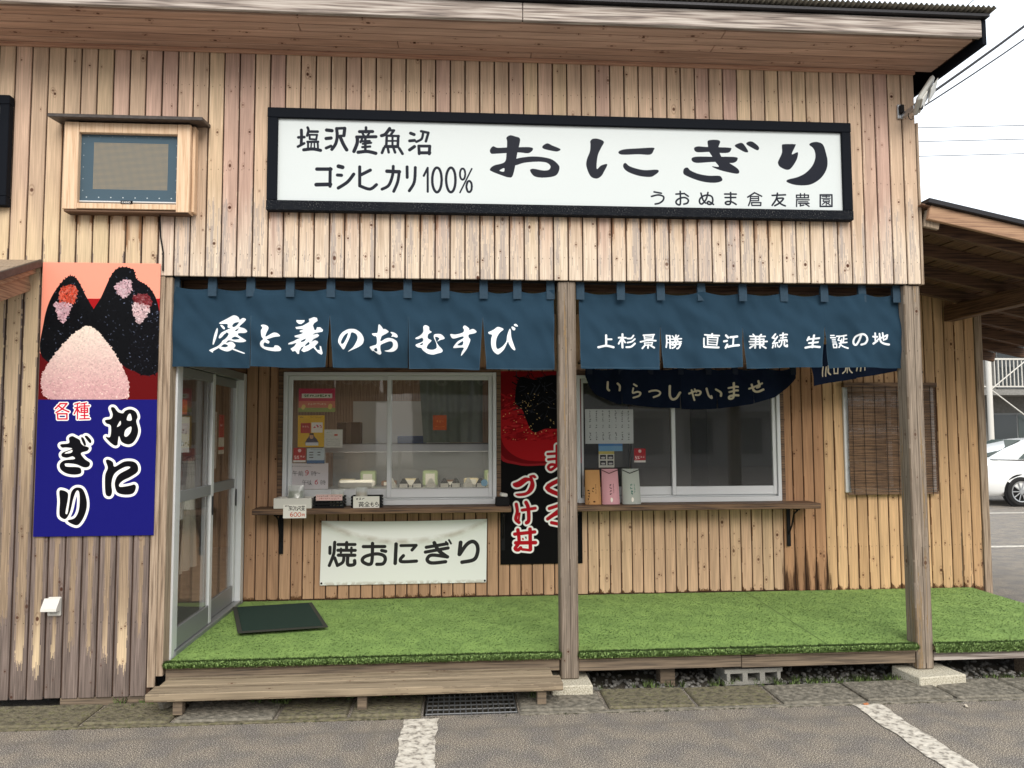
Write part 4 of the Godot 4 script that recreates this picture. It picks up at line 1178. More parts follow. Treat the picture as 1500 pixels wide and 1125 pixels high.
func signs() -> void:
	# main sign: black mitred frame round a white panel
	var dark := rgb(34, 37, 46)
	var white := rgb(204, 211, 212)
	var cv := Canvas.new(2048, 354, white)
	for g in [SIGN_HEAD, SIGN_SUB, SIGN_BIG, SIGN_BIG_TWO, SIGN_SMALL]:
		ink(cv, g, 2048.0 / 3880.0, dark, white)
	rng.seed = 5
	cv.speckle(rng, 0.006)
	var s := thing("main_sign", "wide white sign with large dark brush lettering in a black frame above the porch", "sign", Vector3(0.741, 3.085, 0.03))
	var x0 := -1.207
	var x1 := 2.673
	var y0 := 3.070
	var y1 := 3.741
	var f := 0.066
	uvr = Rect2(x0, y1, 3.88, 0.671)
	bar(s, "panel", Vector3(x0 + 0.05, y0 + 0.05, 0.006), Vector3(x1 - 0.05, y1 - 0.05, 0.040), printed("main_sign_print", cv.tex(), 0.35), 0.0)
	bar(s, "frame_rail", Vector3(x0, y1 - f, 0.004), Vector3(x1, y1, 0.062), M.black_paint, 0.004)
	bar(s, "frame_rail", Vector3(x0, y0, 0.004), Vector3(x1, y0 + f, 0.062), M.worn_black, 0.004)
	bar(s, "frame_stile", Vector3(x0 + 0.0015, y0 + f, 0.004), Vector3(x0 + f, y1 - f, 0.061), M.black_paint, 0.004)
	bar(s, "frame_stile", Vector3(x1 - f, y0 + f, 0.004), Vector3(x1 - 0.0015, y1 - f, 0.061), M.black_paint, 0.004)
	# the black framed sign cut off at the left edge
	s = thing("side_sign", "black framed sign on the wall beside the small display box", "sign", Vector3(-3.3, 3.07, 0.03))
	bar(s, "panel", Vector3(-3.75, 3.10, 0.005), Vector3(-2.84, 3.75, 0.03), M.white_plastic)
	bar(s, "frame_rail", Vector3(-3.8, 3.715, 0.004), Vector3(-2.79, 3.775, 0.058), M.black_paint, 0.004)
	bar(s, "frame_rail", Vector3(-3.8, 3.07, 0.004), Vector3(-2.79, 3.13, 0.058), M.black_paint, 0.004)
	bar(s, "frame_stile", Vector3(-2.85, 3.13, 0.004), Vector3(-2.7915, 3.715, 0.057), M.black_paint, 0.004)
	bar(s, "frame_stile", Vector3(-3.7985, 3.13, 0.004), Vector3(-3.74, 3.715, 0.057), M.black_paint, 0.004)
	# rice ball banner on the left wall: a printed picture over a blue field
	cv = Canvas.new(500, 1190, rgb(238, 150, 128))
	var sc := 500.0 / 714.0
	var cols := [rgb(158, 24, 28), rgb(92, 16, 18), rgb(16, 17, 20), rgb(14, 15, 18), rgb(15, 15, 19), rgb(204, 66, 44), rgb(206, 160, 172), rgb(200, 160, 170), rgb(110, 26, 32), rgb(214, 178, 182), rgb(226, 200, 190), rgb(232, 190, 180), rgb(26, 26, 106)]
	for i in RICE_PICTURE.size():
		if i == 11:
			continue
		if i == 12:
			var front := PackedVector2Array()
			for bit: String in RICE_PICTURE[10].split(" ").slice(1):
				var xy: PackedStringArray = bit.split(",")
				front.append(Vector2(float(xy[0]), float(xy[1])) * sc)
			front = soft(front, true)
			for k in 9000:   # rice grains, blushing towards the foot of the printed ball
				var q := Vector2(rng.randf_range(10, 400), rng.randf_range(255, 620))
				if Geometry2D.is_point_in_polygon(q, front):
					var blush := clampf((q.y - 300.0) / 260.0 + rng.randf_range(-0.12, 0.12), 0.0, 1.0)
					cv.stroke(PackedVector2Array([q, q + Vector2(rng.randf_range(-5, 5), rng.randf_range(-4, 4))]), rng.randf_range(2.0, 3.6), rgb(232, 216, 202).lerp(rgb(200, 150, 154), blush * 0.85).darkened(rng.randf() * rng.randf() * 0.16))
		if i < 5 or i > 9:
			ink(cv, [RICE_PICTURE[i]], sc, cols[i], cols[i])
		if i >= 2 and i <= 9:
			var poly := PackedVector2Array()
			for bit: String in RICE_PICTURE[i].split(" ").slice(1):
				var xy: PackedStringArray = bit.split(",")
				poly.append(Vector2(float(xy[0]), float(xy[1])) * sc)
			poly = soft(poly, true)
			var lo := poly[0]
			var hi := poly[0]
			for q in poly:
				lo = lo.min(q)
				hi = hi.max(q)
			var seaweed := i < 5
			for k in (700 if seaweed else 420):
				var q := Vector2(rng.randf_range(lo.x, hi.x), rng.randf_range(lo.y, hi.y))
				if Geometry2D.is_point_in_polygon(q, poly):
					var c: Color = cols[i]
					if seaweed:
						c = rgb(10, 11, 14).lerp(rgb(96, 104, 128), pow(rng.randf(), 7.0))
					else:
						c = c.darkened(rng.randf() * 0.35).lightened(rng.randf() * rng.randf() * 0.4)
					cv.stroke(PackedVector2Array([q, q + Vector2(rng.randf_range(-5, 5), rng.randf_range(-5, 5)) * (1.0 if seaweed else 1.5)]), rng.randf_range(0.8, 2.4) * (1.0 if seaweed else 1.6), c)
			if seaweed:   # torn edge of the sheet
				for q in poly:
					if q.y < lo.y + 60.0:
						cv.stroke(PackedVector2Array([q, q + Vector2(rng.randf_range(-3, 3), rng.randf_range(-5, 2))]), 2.0, cols[i])
	var w := rgb(236, 236, 232)
	ink(cv, RICE_BANNER.slice(2), sc, w, w, 11.0)
	ink(cv, RICE_BANNER.slice(0, 2), sc, w, w, 5.0)
	ink(cv, RICE_BANNER.slice(2), sc, rgb(18, 18, 22), w)
	ink(cv, RICE_BANNER.slice(0, 2), sc, rgb(196, 26, 48), w)
	var bn := board("rice_ball_banner", "tall banner with a picture of rice balls above blue lettering panel", "banner", Vector3(-2.221, 1.875, 0.012), Vector2(0.714, 1.70), cv.tex(), 0.004, 0.28)
	bn.set_meta("category", "banner")
	# tuna bowl poster behind the middle post
	cv = Canvas.new(440, 1024, rgb(16, 16, 17))
	sc = 1024.0 / 1680.0
	cols = [rgb(150, 34, 40), rgb(112, 16, 22), rgb(170, 28, 34), rgb(13, 14, 17)]
	for i in 4:
		if i == 3:
			for k in 420:   # slices of tuna, glossy and streaked
				var q := Vector2(rng.randf_range(8, 400), rng.randf_range(120, 370))
				cv.stroke(PackedVector2Array([q, q + Vector2(rng.randf_range(10, 40), rng.randf_range(-16, 10))]), rng.randf_range(1.5, 6.0), rgb(132, 16, 24).lerp(rgb(196, 48, 52), pow(rng.randf(), 2.2)))
		ink(cv, [BOWL_PICTURE[i]], sc, cols[i], cols[i])
	for k in 160:
		var q := Vector2(rng.randf_range(90, 330), rng.randf_range(30, 240))
		var e := q + Vector2(rng.randf_range(-50, 50), rng.randf_range(-50, 60))
		cv.stroke(PackedVector2Array([q, e]), rng.randf_range(0.9, 3.2), rgb(14, 15, 19) if k % 4 else rgb(44, 46, 54))
	for k in 90:
		var q := Vector2(rng.randf_range(14, 360), rng.randf_range(90, 370))
		cv.stroke(PackedVector2Array([q, q + Vector2(rng.randf_range(-5, 5), rng.randf_range(-4, 4))]), rng.randf_range(1.0, 1.9), rgb(224, 190, 120))
	ink(cv, BOWL_POSTER, sc, w, w, 10.0)
	ink(cv, BOWL_POSTER, sc, rgb(172, 26, 36), w)
	board("bowl_poster", "tall black poster with a red tuna bowl picture behind the middle post", "poster", Vector3(0.745, 1.35, -1.737), Vector2(0.718, 1.68), cv.tex(), 0.003, 0.35)
	# white vinyl banner hung by its corners under the first shelf, sagging in a fold
	cv = Canvas.new(1024, 396, rgb(224, 227, 222))
	sc = 1024.0 / 1415.0
	var dirt := noise(61, 0.02)
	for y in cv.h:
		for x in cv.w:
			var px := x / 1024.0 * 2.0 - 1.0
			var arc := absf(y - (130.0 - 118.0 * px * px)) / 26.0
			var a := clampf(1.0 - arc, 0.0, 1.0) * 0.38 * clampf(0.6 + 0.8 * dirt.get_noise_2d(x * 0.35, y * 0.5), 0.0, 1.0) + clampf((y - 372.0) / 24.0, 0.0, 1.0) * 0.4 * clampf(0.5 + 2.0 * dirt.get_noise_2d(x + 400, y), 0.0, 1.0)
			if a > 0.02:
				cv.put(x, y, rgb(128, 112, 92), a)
	ink(cv, YAKI_BANNER, sc, rgb(46, 46, 46), w)
	var bt := thing("vinyl_banner", "white vinyl banner with rounded black lettering hung under the serving shelf", "banner", Vector3(-0.44, 0.36, -1.735))
	var st := begin()
	var rows := []
	var uvs := []
	for j in 25:
		var line := []
		var ul := []
		for i in 41:
			var u := i / 40.0
			var v := j / 24.0
			var pxx := u * 2.0 - 1.0
			var fold := exp(-pow((v * 396.0 - (130.0 - 118.0 * pxx * pxx)) / 26.0, 2.0))
			var sag := 0.012 * (1.0 - pxx * pxx) * (1.0 - v)
			line.append(Vector3(lerpf(-1.14 - 0.012 * v, 0.270 - 0.008 * v, u), lerpf(0.905 - sag, 0.361, v), -1.733 + 0.012 * fold + 0.006 * (1.0 - absf(pxx)) * sin(v * 3.1)))
			ul.append(Vector2(u, v))
		rows.append(line)
		uvs.append(ul)
	sheet(st, rows, uvs)
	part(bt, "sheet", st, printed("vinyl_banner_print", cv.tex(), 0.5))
	for q in [[-1.128, 0.89], [0.258, 0.89], [-1.138, 0.378], [0.25, 0.376]]:
		st = begin()
		lathe(st, Vector3(q[0], q[1], -1.733), Vector3.BACK, [[0.0, 0.006], [0.008, 0.006], [0.009, 0.0]], 12)
		part(bt, "eyelet", st, M.dark_metal)
	org = Vector3.ZERO


# ---------------------------------------------------------------- shop curtains
func curtain(t: Node3D, edges: Array, top: float, bottom: Callable, slit: float, z: float, tabs: Array, tab_w: float, tab_top: float, m: Material, tab_m: Material, rect: Rect2, sd: int, gap := 0.018) -> void:
	var n := noise(sd, 1.0, FastNoiseLite.TYPE_SIMPLEX, 2)
	rng.seed = sd
	for p in edges.size() - 1:
		var a: float = edges[p]
		var b: float = edges[p + 1]
		var ga := (0.4 + 1.7 * absf(n.get_noise_2d(p * 3.7, 9.0) * 2.0)) * gap
		var gb := (0.4 + 1.7 * absf(n.get_noise_2d((p + 1) * 3.7, 9.0) * 2.0)) * gap
		var hem := rng.randf_range(-0.005, 0.004)
		var ca := rng.randf_range(-0.035, 0.045)
		var cb := rng.randf_range(-0.035, 0.045)
		var st := begin()
		var rows := []
		var uvs := []
		for j in 19:
			var line := []
			var ul := []
			for i in 31:
				var u := i / 30.0
				var v := j / 18.0
				var x := lerpf(a, b, u)
				var sag := 0.0
				for k in tabs.size() - 1:
					if x > tabs[k] and x < tabs[k + 1]:
						var f: float = (x - tabs[k]) / (tabs[k + 1] - tabs[k])
						sag = 0.085 * f * (1.0 - f)
				var bot: float = bottom.call(x) + hem + 0.003 * sin(u * 5.0 + p * 2.0)
				var y := lerpf(top - sag, bot, v)
				var open := clampf((slit - y) / (slit - bot), 0.0, 1.0)
				var gx := x
				if p > 0:
					gx += ga * 0.5 * open * pow(1.0 - u, 2.0)
				if p < edges.size() - 2:
					gx -= gb * 0.5 * open * u * u
				var dz := 0.030 * n.get_noise_2d(x * 1.6, y * 0.6) + 0.016 * n.get_noise_2d(x * 4.0 + y * 2.5, y * 2.2 - x * 1.2) + 0.005 * sin(x * 21.0 + sd) * v
				dz += open * (ca * pow(1.0 - u, 4.0) + cb * pow(u, 4.0)) - sag * 0.35 * (1.0 - v)
				line.append(Vector3(gx, y, z + dz))
				ul.append(Vector2((x - rect.position.x) / rect.size.x, (rect.position.y - lerpf(top, bot, v)) / rect.size.y))
			rows.append(line)
			uvs.append(ul)
		sheet(st, rows, uvs)
		part(t, "panel", st, m)
	for x: float in tabs:
		var st := begin()
		var rows := []
		for y in [top - 0.062, top - 0.03, top, (top + tab_top) * 0.5, tab_top]:
			var zz := z + 0.012 - 0.006 * clampf((y - top) / 0.06, 0.0, 1.0)
			rows.append([Vector3(x - tab_w * 0.5, y, zz), Vector3(x, y, zz + 0.0015), Vector3(x + tab_w * 0.5, y, zz)])
		rows.reverse()
		for y in [tab_top + 0.002, top + 0.03, top - 0.02]:
			rows.append([Vector3(x - tab_w * 0.5, y, z - 0.012), Vector3(x, y, z - 0.013), Vector3(x + tab_w * 0.5, y, z - 0.012)])
		var front := rows.slice(0, 5)
		sheet(st, front, [])
		sheet(st, rows.slice(5), [])
		sheet(st, [rows[0], rows[5]], [])
		part(t, "tab", st, tab_m)


func stitch(cv: Canvas, sc: float, edges: Array, x0: float, top: float, slit: float, bottom: float) -> void:
	var c := rgb(92, 110, 122)
	var yb := (top - bottom) * 1000.0 * sc - 3.0
	var x := 0.0
	while x < cv.w:
		cv.stroke(PackedVector2Array([Vector2(x, yb), Vector2(x + 3, yb)]), 0.55, c)
		x += 6.0
	for e in edges:
		for side in [-1, 1]:
			var ex: float = (e - x0) * 1000.0 * sc + side * 3.0
			var y := (top - slit) * 1000.0 * sc
			while y < cv.h:
				cv.stroke(PackedVector2Array([Vector2(ex, y), Vector2(ex, y + 3)]), 0.5, c)
				y += 6.0
	for k in range(0, cv.w, 5):
		var hy := 0.035 * 1000.0 * sc
		cv.stroke(PackedVector2Array([Vector2(k, hy), Vector2(k + 2.5, hy)]), 0.45, rgb(52, 76, 94))


func curtains() -> void:
	var blue := rgb(39, 60, 76)
	var white := rgb(228, 232, 236)
	rng.seed = 9
	var e1 := [-1.815, -1.318, -0.817, -0.310, 0.177, 0.648]
	var t1 := [-1.795, -1.563, -1.322, -1.072, -0.812, -0.573, -0.316, -0.07, 0.182, 0.405, 0.626]
	var sc := 2048.0 / 2470.0
	var cv := Canvas.new(2048, 456, blue)
	cv.speckle(rng, 0.014)
	stitch(cv, sc, e1, -1.81, 2.60, 2.41, 2.066)
	for g in [CURTAIN_ONE_A, CURTAIN_ONE_B, CURTAIN_ONE_C]:
		ink(cv, g, sc, white, blue)
	var m := printed("curtain_print", cv.tex(), 0.95)
	var c := thing("shop_curtain", "blue cloth shop curtain with white brush lettering hung across the entrance side", "curtain", Vector3(-0.58, 2.06, -0.055), "blue curtains between the porch posts")
	curtain(c, e1, 2.594, func(x: float) -> float: return 2.080 - 0.0055 * (x + 1.8), 2.41, -0.062, t1, 0.054, 2.662, m, M.cloth_blue, Rect2(-1.81, 2.60, 2.47, 0.55), 71)
	bar(c, "rod", Vector3(-1.83, 2.640, -0.072), Vector3(0.672, 2.656, -0.056), M.black_plastic, 0.003)
	var e2 := [0.817, 1.375, 1.942, 2.512, 3.052]
	var t2 := [0.826, 1.10, 1.372, 1.651, 1.938, 2.225, 2.508, 2.777, 3.022]
	sc = 2048.0 / 2260.0
	cv = Canvas.new(2048, 498, blue)
	cv.speckle(rng, 0.014)
	stitch(cv, sc, e2, 0.815, 2.60, 2.35, 2.078)
	for g in [CURTAIN_TWO_A, CURTAIN_TWO_B, CURTAIN_TWO_C]:
		ink(cv, g, sc, white, blue)
	m = printed("curtain_print_two", cv.tex(), 0.95)
	c = thing("shop_curtain", "blue cloth shop curtain with small white block lettering between the two posts", "curtain", Vector3(1.93, 2.07, -0.055), "blue curtains between the porch posts")
	curtain(c, e2, 2.594, func(x: float) -> float: return 2.070 + 0.007 * (x - 0.8), 2.36, -0.062, t2, 0.054, 2.652, m, M.cloth_blue, Rect2(0.815, 2.60, 2.26, 0.55), 74, 0.03)
	bar(c, "rod", Vector3(0.79, 2.636, -0.072), Vector3(3.052, 2.650, -0.056), M.black_plastic, 0.003)
	# navy curtain over the right window
	var navy := rgb(22, 30, 48)
	cv = Canvas.new(1024, 210, navy)
	ink(cv, WELCOME, 1024.0 / 1820.0, rgb(206, 196, 172), navy)
	m = printed("welcome_print", cv.tex(), 0.95)
	mat("cloth_navy", navy, 0.95)
	var pts := [Vector2(1.128, 2.145), Vector2(1.163, 2.049), Vector2(1.210, 1.978), Vector2(1.408, 1.894), Vector2(1.741, 1.864), Vector2(1.984, 1.852), Vector2(2.229, 1.845), Vector2(2.445, 1.863), Vector2(2.606, 1.893), Vector2(2.825, 1.959), Vector2(2.978, 2.075), Vector2(3.043, 2.148)]
	var hang := func(x: float) -> float:
		for i in pts.size() - 1:
			if x <= pts[i + 1].x:
				return lerpf(pts[i].y, pts[i + 1].y, (x - pts[i].x) / (pts[i + 1].x - pts[i].x))
		return 2.15
	c = thing("window_curtain", "short navy curtain with cream lettering hanging in a curve over the right window", "curtain", Vector3(2.07, 1.85, -1.62))
	curtain(c, [1.13, 1.44, 1.97, 2.30, 2.62, 3.02], 2.215, hang, 2.0, -1.62, [1.16, 1.44, 1.70, 1.97, 2.22, 2.46, 2.70, 2.99], 0.05, 2.275, m, M.cloth_navy, Rect2(1.17, 2.2, 1.82, 0.372), 78, 0.006)
	bar(c, "rod", Vector3(1.06, 2.258, -1.627), Vector3(3.06, 2.272, -1.613), M.shelf_brown)
	for x in [1.08, 3.04]:
		bar(c, "rod_hook", Vector3(x, 2.25, -1.748), Vector3(x + 0.012, 2.28, -1.612), M.dark_metal)
	# the small navy curtain further along
	cv = Canvas.new(512, 240, navy)
	ink(cv, SHORT_CURTAIN, 512.0 / 780.0, rgb(196, 186, 164), navy)
	m = printed("short_curtain_print", cv.tex(), 0.95)
	c = thing("end_curtain", "small navy curtain with pale lettering hanging askew beside the bamboo blind", "curtain", Vector3(3.34, 2.03, -1.2))
	curtain(c, [2.965, 3.345, 3.74], 2.40, func(x: float) -> float: return 2.028 + 0.135 * (x - 2.965) / 0.775, 2.2, -1.2, [3.0, 3.17, 3.345, 3.53, 3.71], 0.05, 2.452, m, M.cloth_navy, Rect2(2.96, 2.25, 0.78, 0.366), 81, 0.006)
	bar(c, "rod", Vector3(2.92, 2.435, -1.207), Vector3(3.80, 2.449, -1.193), M.shelf_brown)
	for x in [2.95, 3.15]:
		bar(c, "cord", Vector3(x, 2.44, -1.203), Vector3(x + 0.004, 2.70, -1.197), M.black_plastic, 0.0)
	var st := begin()
	tube(st, PackedVector3Array([Vector3(3.78, 2.44, -1.2), Vector3(3.76, 2.97, -1.2)]), 0.003, 5)
	part(c, "cord", st, M.black_plastic)
	# bamboo blind over the small window
	c = thing("bamboo_blind", "brown bamboo roll blind hanging over the small window past the end post", "blind", Vector3(3.93, 1.08, -1.70))
	timber("bamboo", rgb(54, 38, 26), rgb(98, 72, 50), rgb(140, 108, 78), 0, 91, 0.6, 9.0)
	st = begin()
	rng.seed = 41
	for i in 150:
		var y := 2.055 - i * 0.0064
		var zz := -1.695 + 0.006 * sin(i * 0.05)
		span(st, Vector3(3.528 + rng.randf_range(-0.006, 0.004), y, zz), Vector3(4.345 + rng.randf_range(-0.006, 0.006), y + rng.randf_range(0.0042, 0.0058), zz + 0.003), 0.0008)
	var slats := part(c, "slats", st, M.bamboo)
	slats.set_meta("kind", "stuff")
	bar(c, "head_rail", Vector3(3.49, 2.05, -1.735), Vector3(4.37, 2.09, -1.685), M.shelf_brown)
	bar(c, "bottom_rail", Vector3(3.50, 1.082, -1.70), Vector3(4.35, 1.102, -1.686), M.shelf_brown)
	for i in 8:
		bar(c, "binding_cord", Vector3(3.56 + i * 0.105, 1.07, -1.684), Vector3(3.5635 + i * 0.105, 2.06, -1.682), M.black_plastic, 0.0)
	org = Vector3.ZERO


# ---------------------------------------------------------------- papers on the glass
func paper_cv(w: int, h: int, c: Color) -> Canvas:
	return Canvas.new(w, h, c)


func window_papers() -> void:
	rng.seed = 101
	var z := -1.785
	var grey := rgb(60, 60, 62)
	# opening hours
	var cv := paper_cv(480, 333, rgb(206, 200, 202))
	ink(cv, HOURS_INK, 480.0 / 3220.0, grey, grey)
	ink(cv, HOURS_RED, 480.0 / 3220.0, rgb(176, 30, 44), grey)
	board("hours_notice", "white opening hours notice with red numerals at the bottom of the left window", "notice", Vector3(-1.262, 1.282, z), Vector2(0.324, 0.222), cv.tex(), 0.001)
	# pink and green campaign sheet
	cv = paper_cv(240, 156, rgb(196, 64, 92))
	cv.rect(0, 84, 240, 130, rgb(214, 128, 110))
	cv.rect(0, 128, 240, 156, rgb(150, 168, 96))
	cv.rect(20, 34, 220, 64, rgb(228, 224, 214))
	scribble(cv, 34, 40, 16, 10, rgb(74, 112, 62), false, 0.16)
	scribble(cv, 60, 96, 14, 8, rgb(238, 226, 190), false, 0.1)
	cv.stroke(PackedVector2Array([Vector2(30, 128), Vector2(34, 118)]), 12, rgb(226, 200, 120))
	cv.stroke(PackedVector2Array([Vector2(206, 126), Vector2(208, 114)]), 13, rgb(226, 200, 120))
	board("campaign_sheet", "pink and green campaign sheet at the top of the left window pane", "poster", Vector3(-1.204, 1.937, z), Vector2(0.313, 0.204), cv.tex(), 0.001)
	# yellow poster
	cv = paper_cv(170, 206, rgb(224, 178, 30))
	scribble(cv, 14, 8, 10, 2, rgb(60, 40, 20))
	scribble(cv, 78, 8, 8, 9, rgb(120, 80, 20))
	cv.rect(18, 50, 82, 116, rgb(180, 36, 44))
	cv.rect(86, 46, 158, 112, rgb(232, 224, 220))
	scribble(cv, 94, 62, 20, 3, rgb(200, 50, 70), false, 0.14)
	scribble(cv, 28, 66, 14, 3, rgb(238, 200, 190))
	cv.fill(soft(PackedVector2Array([Vector2(70, 140), Vector2(82, 118), Vector2(98, 118), Vector2(106, 138), Vector2(124, 160), Vector2(128, 186), Vector2(52, 186), Vector2(56, 160)]), true), rgb(54, 60, 88))
	cv.stroke(PackedVector2Array([Vector2(88, 132), Vector2(88, 142)]), 12, rgb(206, 160, 130))
	cv.stroke(PackedVector2Array([Vector2(80, 122), Vector2(96, 122)]), 6, rgb(30, 26, 26))
	cv.rect(50, 176, 132, 196, rgb(210, 214, 226))
	board("yellow_poster", "yellow poster with a red square stuck inside the left window", "poster", Vector3(-1.250, 1.669, z), Vector2(0.227, 0.274), cv.tex(), 0.001)
	# plain white sheet with small print
	cv = paper_cv(120, 120, rgb(208, 208, 204))
	cv.rect(66, 30, 88, 42, rgb(190, 70, 50))
	for k in 4:
		scribble(cv, 10, 60 + k * 13, 8, 11, rgb(130, 130, 130))
	scribble(cv, 14, 12, 12, 3, rgb(120, 150, 120))
	board("small_print_sheet", "small white sheet with grey print beside the yellow poster", "notice", Vector3(-1.060, 1.604, z), Vector2(0.157, 0.157), cv.tex(), 0.001)
	# red discount stickers, one on each window
	for q in [[-1.346, 1.464, "small red discount sticker above the opening hours notice"], [1.637, 1.443, "small red discount sticker on the right window by the menu"]]:
		cv = paper_cv(104, 128, rgb(178, 22, 34))
		cv.rect(0, 110, 104, 128, rgb(226, 220, 214))
		cv.stroke(PackedVector2Array([Vector2(52, 24), Vector2(52, 26)]), 14, rgb(232, 200, 200))
		ink(cv, ["k5 12,62 4,62 4,74|s5 4,74 14,74 14,86 3,88", "k4 38,60 24,88|s4 26,62 23,66 26,70 29,66 26,62|s4 36,78 33,82 36,86 39,82 36,78"], 1.0, rgb(240, 220, 214), Color.BLACK, 0.0, Vector2(8, 10))
		scribble(cv, 58, 70, 18, 2, rgb(240, 220, 214), false, 0.11)
		board("discount_sticker", q[2], "sticker", Vector3(q[0], q[1], z), Vector2(0.104, 0.124), cv.tex(), 0.001, 0.5, "red discount stickers")
	# pale blue sheet
	cv = paper_cv(150, 134, rgb(188, 202, 210))
	cv.rect(0, 104, 150, 134, rgb(54, 104, 150))
	scribble(cv, 30, 8, 9, 10, rgb(90, 100, 110))
	for k in 5:
		cv.stroke(PackedVector2Array([Vector2(24 + (k / 3) * 70, 36 + (k % 3) * 22), Vector2(52 + (k / 3) * 60, 36 + (k % 3) * 22)]), 4, rgb(52, 56, 62))
	board("blue_edged_sheet", "pale blue sheet with a darker blue foot beside the red sticker on the left window", "notice", Vector3(-1.209, 1.455, z), Vector2(0.150, 0.134), cv.tex(), 0.001)
	# orange card on the middle pane
	cv = paper_cv(120, 130, rgb(190, 84, 28))
	scribble(cv, 28, 44, 20, 3, rgb(226, 150, 70), false, 0.12)
	scribble(cv, 14, 92, 14, 6, rgb(226, 150, 70), false, 0.12)
	board("orange_card", "square orange card stuck on the left window's sliding pane", "sticker", Vector3(-0.14, 1.739, -1.752), Vector2(0.118, 0.13), cv.tex(), 0.001)
	solo("round_sticker", "small round pale blue sticker in the lower corner of the left window", "sticker", Vector3(0.248, 1.214, -1.752), func(st: SurfaceTool) -> void: lathe(st, Vector3(0.248, 1.214, -1.752), Vector3.BACK, [[0.0, 0.002], [0.022, 0.002], [0.024, 0.0012], [0.029, 0.0012], [0.03, 0.0]], 24), mat("sticker_blue", rgb(112, 160, 186), 0.5))
	# menu sheet with vertical lines of prices
	cv = paper_cv(434, 307, rgb(196, 198, 200))
	for k in 7:
		scribble(cv, 36 + k * 58, 12, 16, 6, rgb(38, 38, 42), true, 0.1)
		scribble(cv, 36 + k * 58, 136, 16, 2, rgb(38, 38, 42), true, 0.1)
		scribble(cv, 36 + k * 58, 204, 17, 4, rgb(38, 38, 42), true, 0.1)
	board("menu_sheet", "white price list with vertical lines of writing inside the right window", "menu", Vector3(1.364, 1.702, z), Vector2(0.434, 0.307), cv.tex(), 0.001)
	cv = paper_cv(215, 210, rgb(206, 204, 190))
	cv.rect(0, 0, 215, 70, rgb(112, 160, 196))
	cv.rect(0, 0, 215, 20, rgb(66, 120, 176))
	cv.rect(0, 66, 140, 92, rgb(190, 176, 96))
	cv.rect(140, 66, 215, 210, rgb(66, 66, 62))
	for k in 4:
		cv.rect(12 + (k % 2) * 66, 98 + (k / 2) * 52, 66 + (k % 2) * 66, 138 + (k / 2) * 52, rgb(40, 40, 42))
		cv.stroke(PackedVector2Array([Vector2(30 + (k % 2) * 66, 124 + (k / 2) * 52), Vector2(50 + (k % 2) * 66, 124 + (k / 2) * 52)]), 8, rgb(186, 182, 178))
	board("photo_sheet", "sheet with a blue sky band and four small photos below the price list", "poster", Vector3(1.372, 1.443, z + 0.004), Vector2(0.215, 0.21), cv.tex(), 0.001)
	# papers inside the entrance doors (they face the porch)
	uv_side = true
	for q in [["door_notice", "white hours notice inside the front door leaf", "notice", -0.205, -0.455, 1.525, 1.765, rgb(206, 206, 202), 0], ["orange_slip", "narrow orange slip above the door notice", "sticker", -0.30, -0.40, 1.78, 1.88, rgb(190, 84, 28), 1], ["door_letter", "long printed letter inside the second door leaf", "notice", -0.94, -1.17, 1.38, 1.82, rgb(190, 180, 172), 2], ["red_leaflet", "red leaflet beside the letter on the second door leaf", "leaflet", -1.22, -1.36, 1.49, 1.80, rgb(176, 34, 32), 3]]:
		cv = paper_cv(120, int(120.0 * (q[6] - q[5]) / (q[3] - q[4])), q[7])
		if q[8] == 0:
			scribble(cv, 12, 10, 8, 5, grey)
			scribble(cv, 12, 38, 20, 4, grey, false, 0.07)
			scribble(cv, 36, 76, 20, 4, grey, false, 0.07)
		elif q[8] == 2:
			for k in 18:
				scribble(cv, 10, 10 + k * 12, 8, rng.randi_range(6, 12), rgb(140, 60, 56) if k % 5 == 0 else grey)
		elif q[8] == 3:
			cv.rect(0, cv.h * 0.58, 120, cv.h, rgb(206, 196, 180))
			cv.rect(0, cv.h * 0.82, 120, cv.h * 0.9, rgb(176, 34, 32))
			scribble(cv, 30, 60, 20, 3, rgb(230, 190, 180))
		var xx: float = -1.822 if q[3] > -0.9 else -1.858
		uvr = Rect2(-q[3], q[6], q[3] - q[4], q[6] - q[5])
		var a := Vector3(xx - 0.001, q[5], q[4])
		var b := Vector3(xx, q[6], q[3])
		solo(q[0], q[1], q[2], (a + b) * 0.5, func(st: SurfaceTool) -> void: span(st, a, b, 0.0), printed(q[0] + "_print", cv.tex(), 0.7))
	uv_side = false
	uvr = Rect2(0, 0, 1, 1)


# ---------------------------------------------------------------- goods on the serving shelves
func bag_shape(st: SurfaceTool, c: Vector3, w: float, h: float, lean: float) -> void:
	var rows := []
	for j in 9:
		var v := j / 8.0
		var half := w * 0.5 * (1.0 - 0.06 * v)
		var dep := lerpf(0.034, 0.006, pow(v, 1.4))
		var y := c.y + h * v
		var z := c.z - lean * v
		rows.append([[-half, -dep], [-half * 0.98, dep * 0.9], [-half * 0.3, dep * (1.05 + 0.2 * sin(v * 3.0))], [half * 0.3, dep * (1.1 + 0.15 * sin(v * 4.0))], [half * 0.98, dep * 0.9], [half, -dep], [0.0, -dep * 1.05], [-half, -dep]].map(func(p): return Vector3(c.x + p[0], y, z + p[1])))
	rows.reverse()
	sheet(st, rows, [])
	tri(st, rows[0][0], rows[0][2], rows[0][4], c)
	tri(st, rows[0][0], rows[0][4], rows[0][5], c)


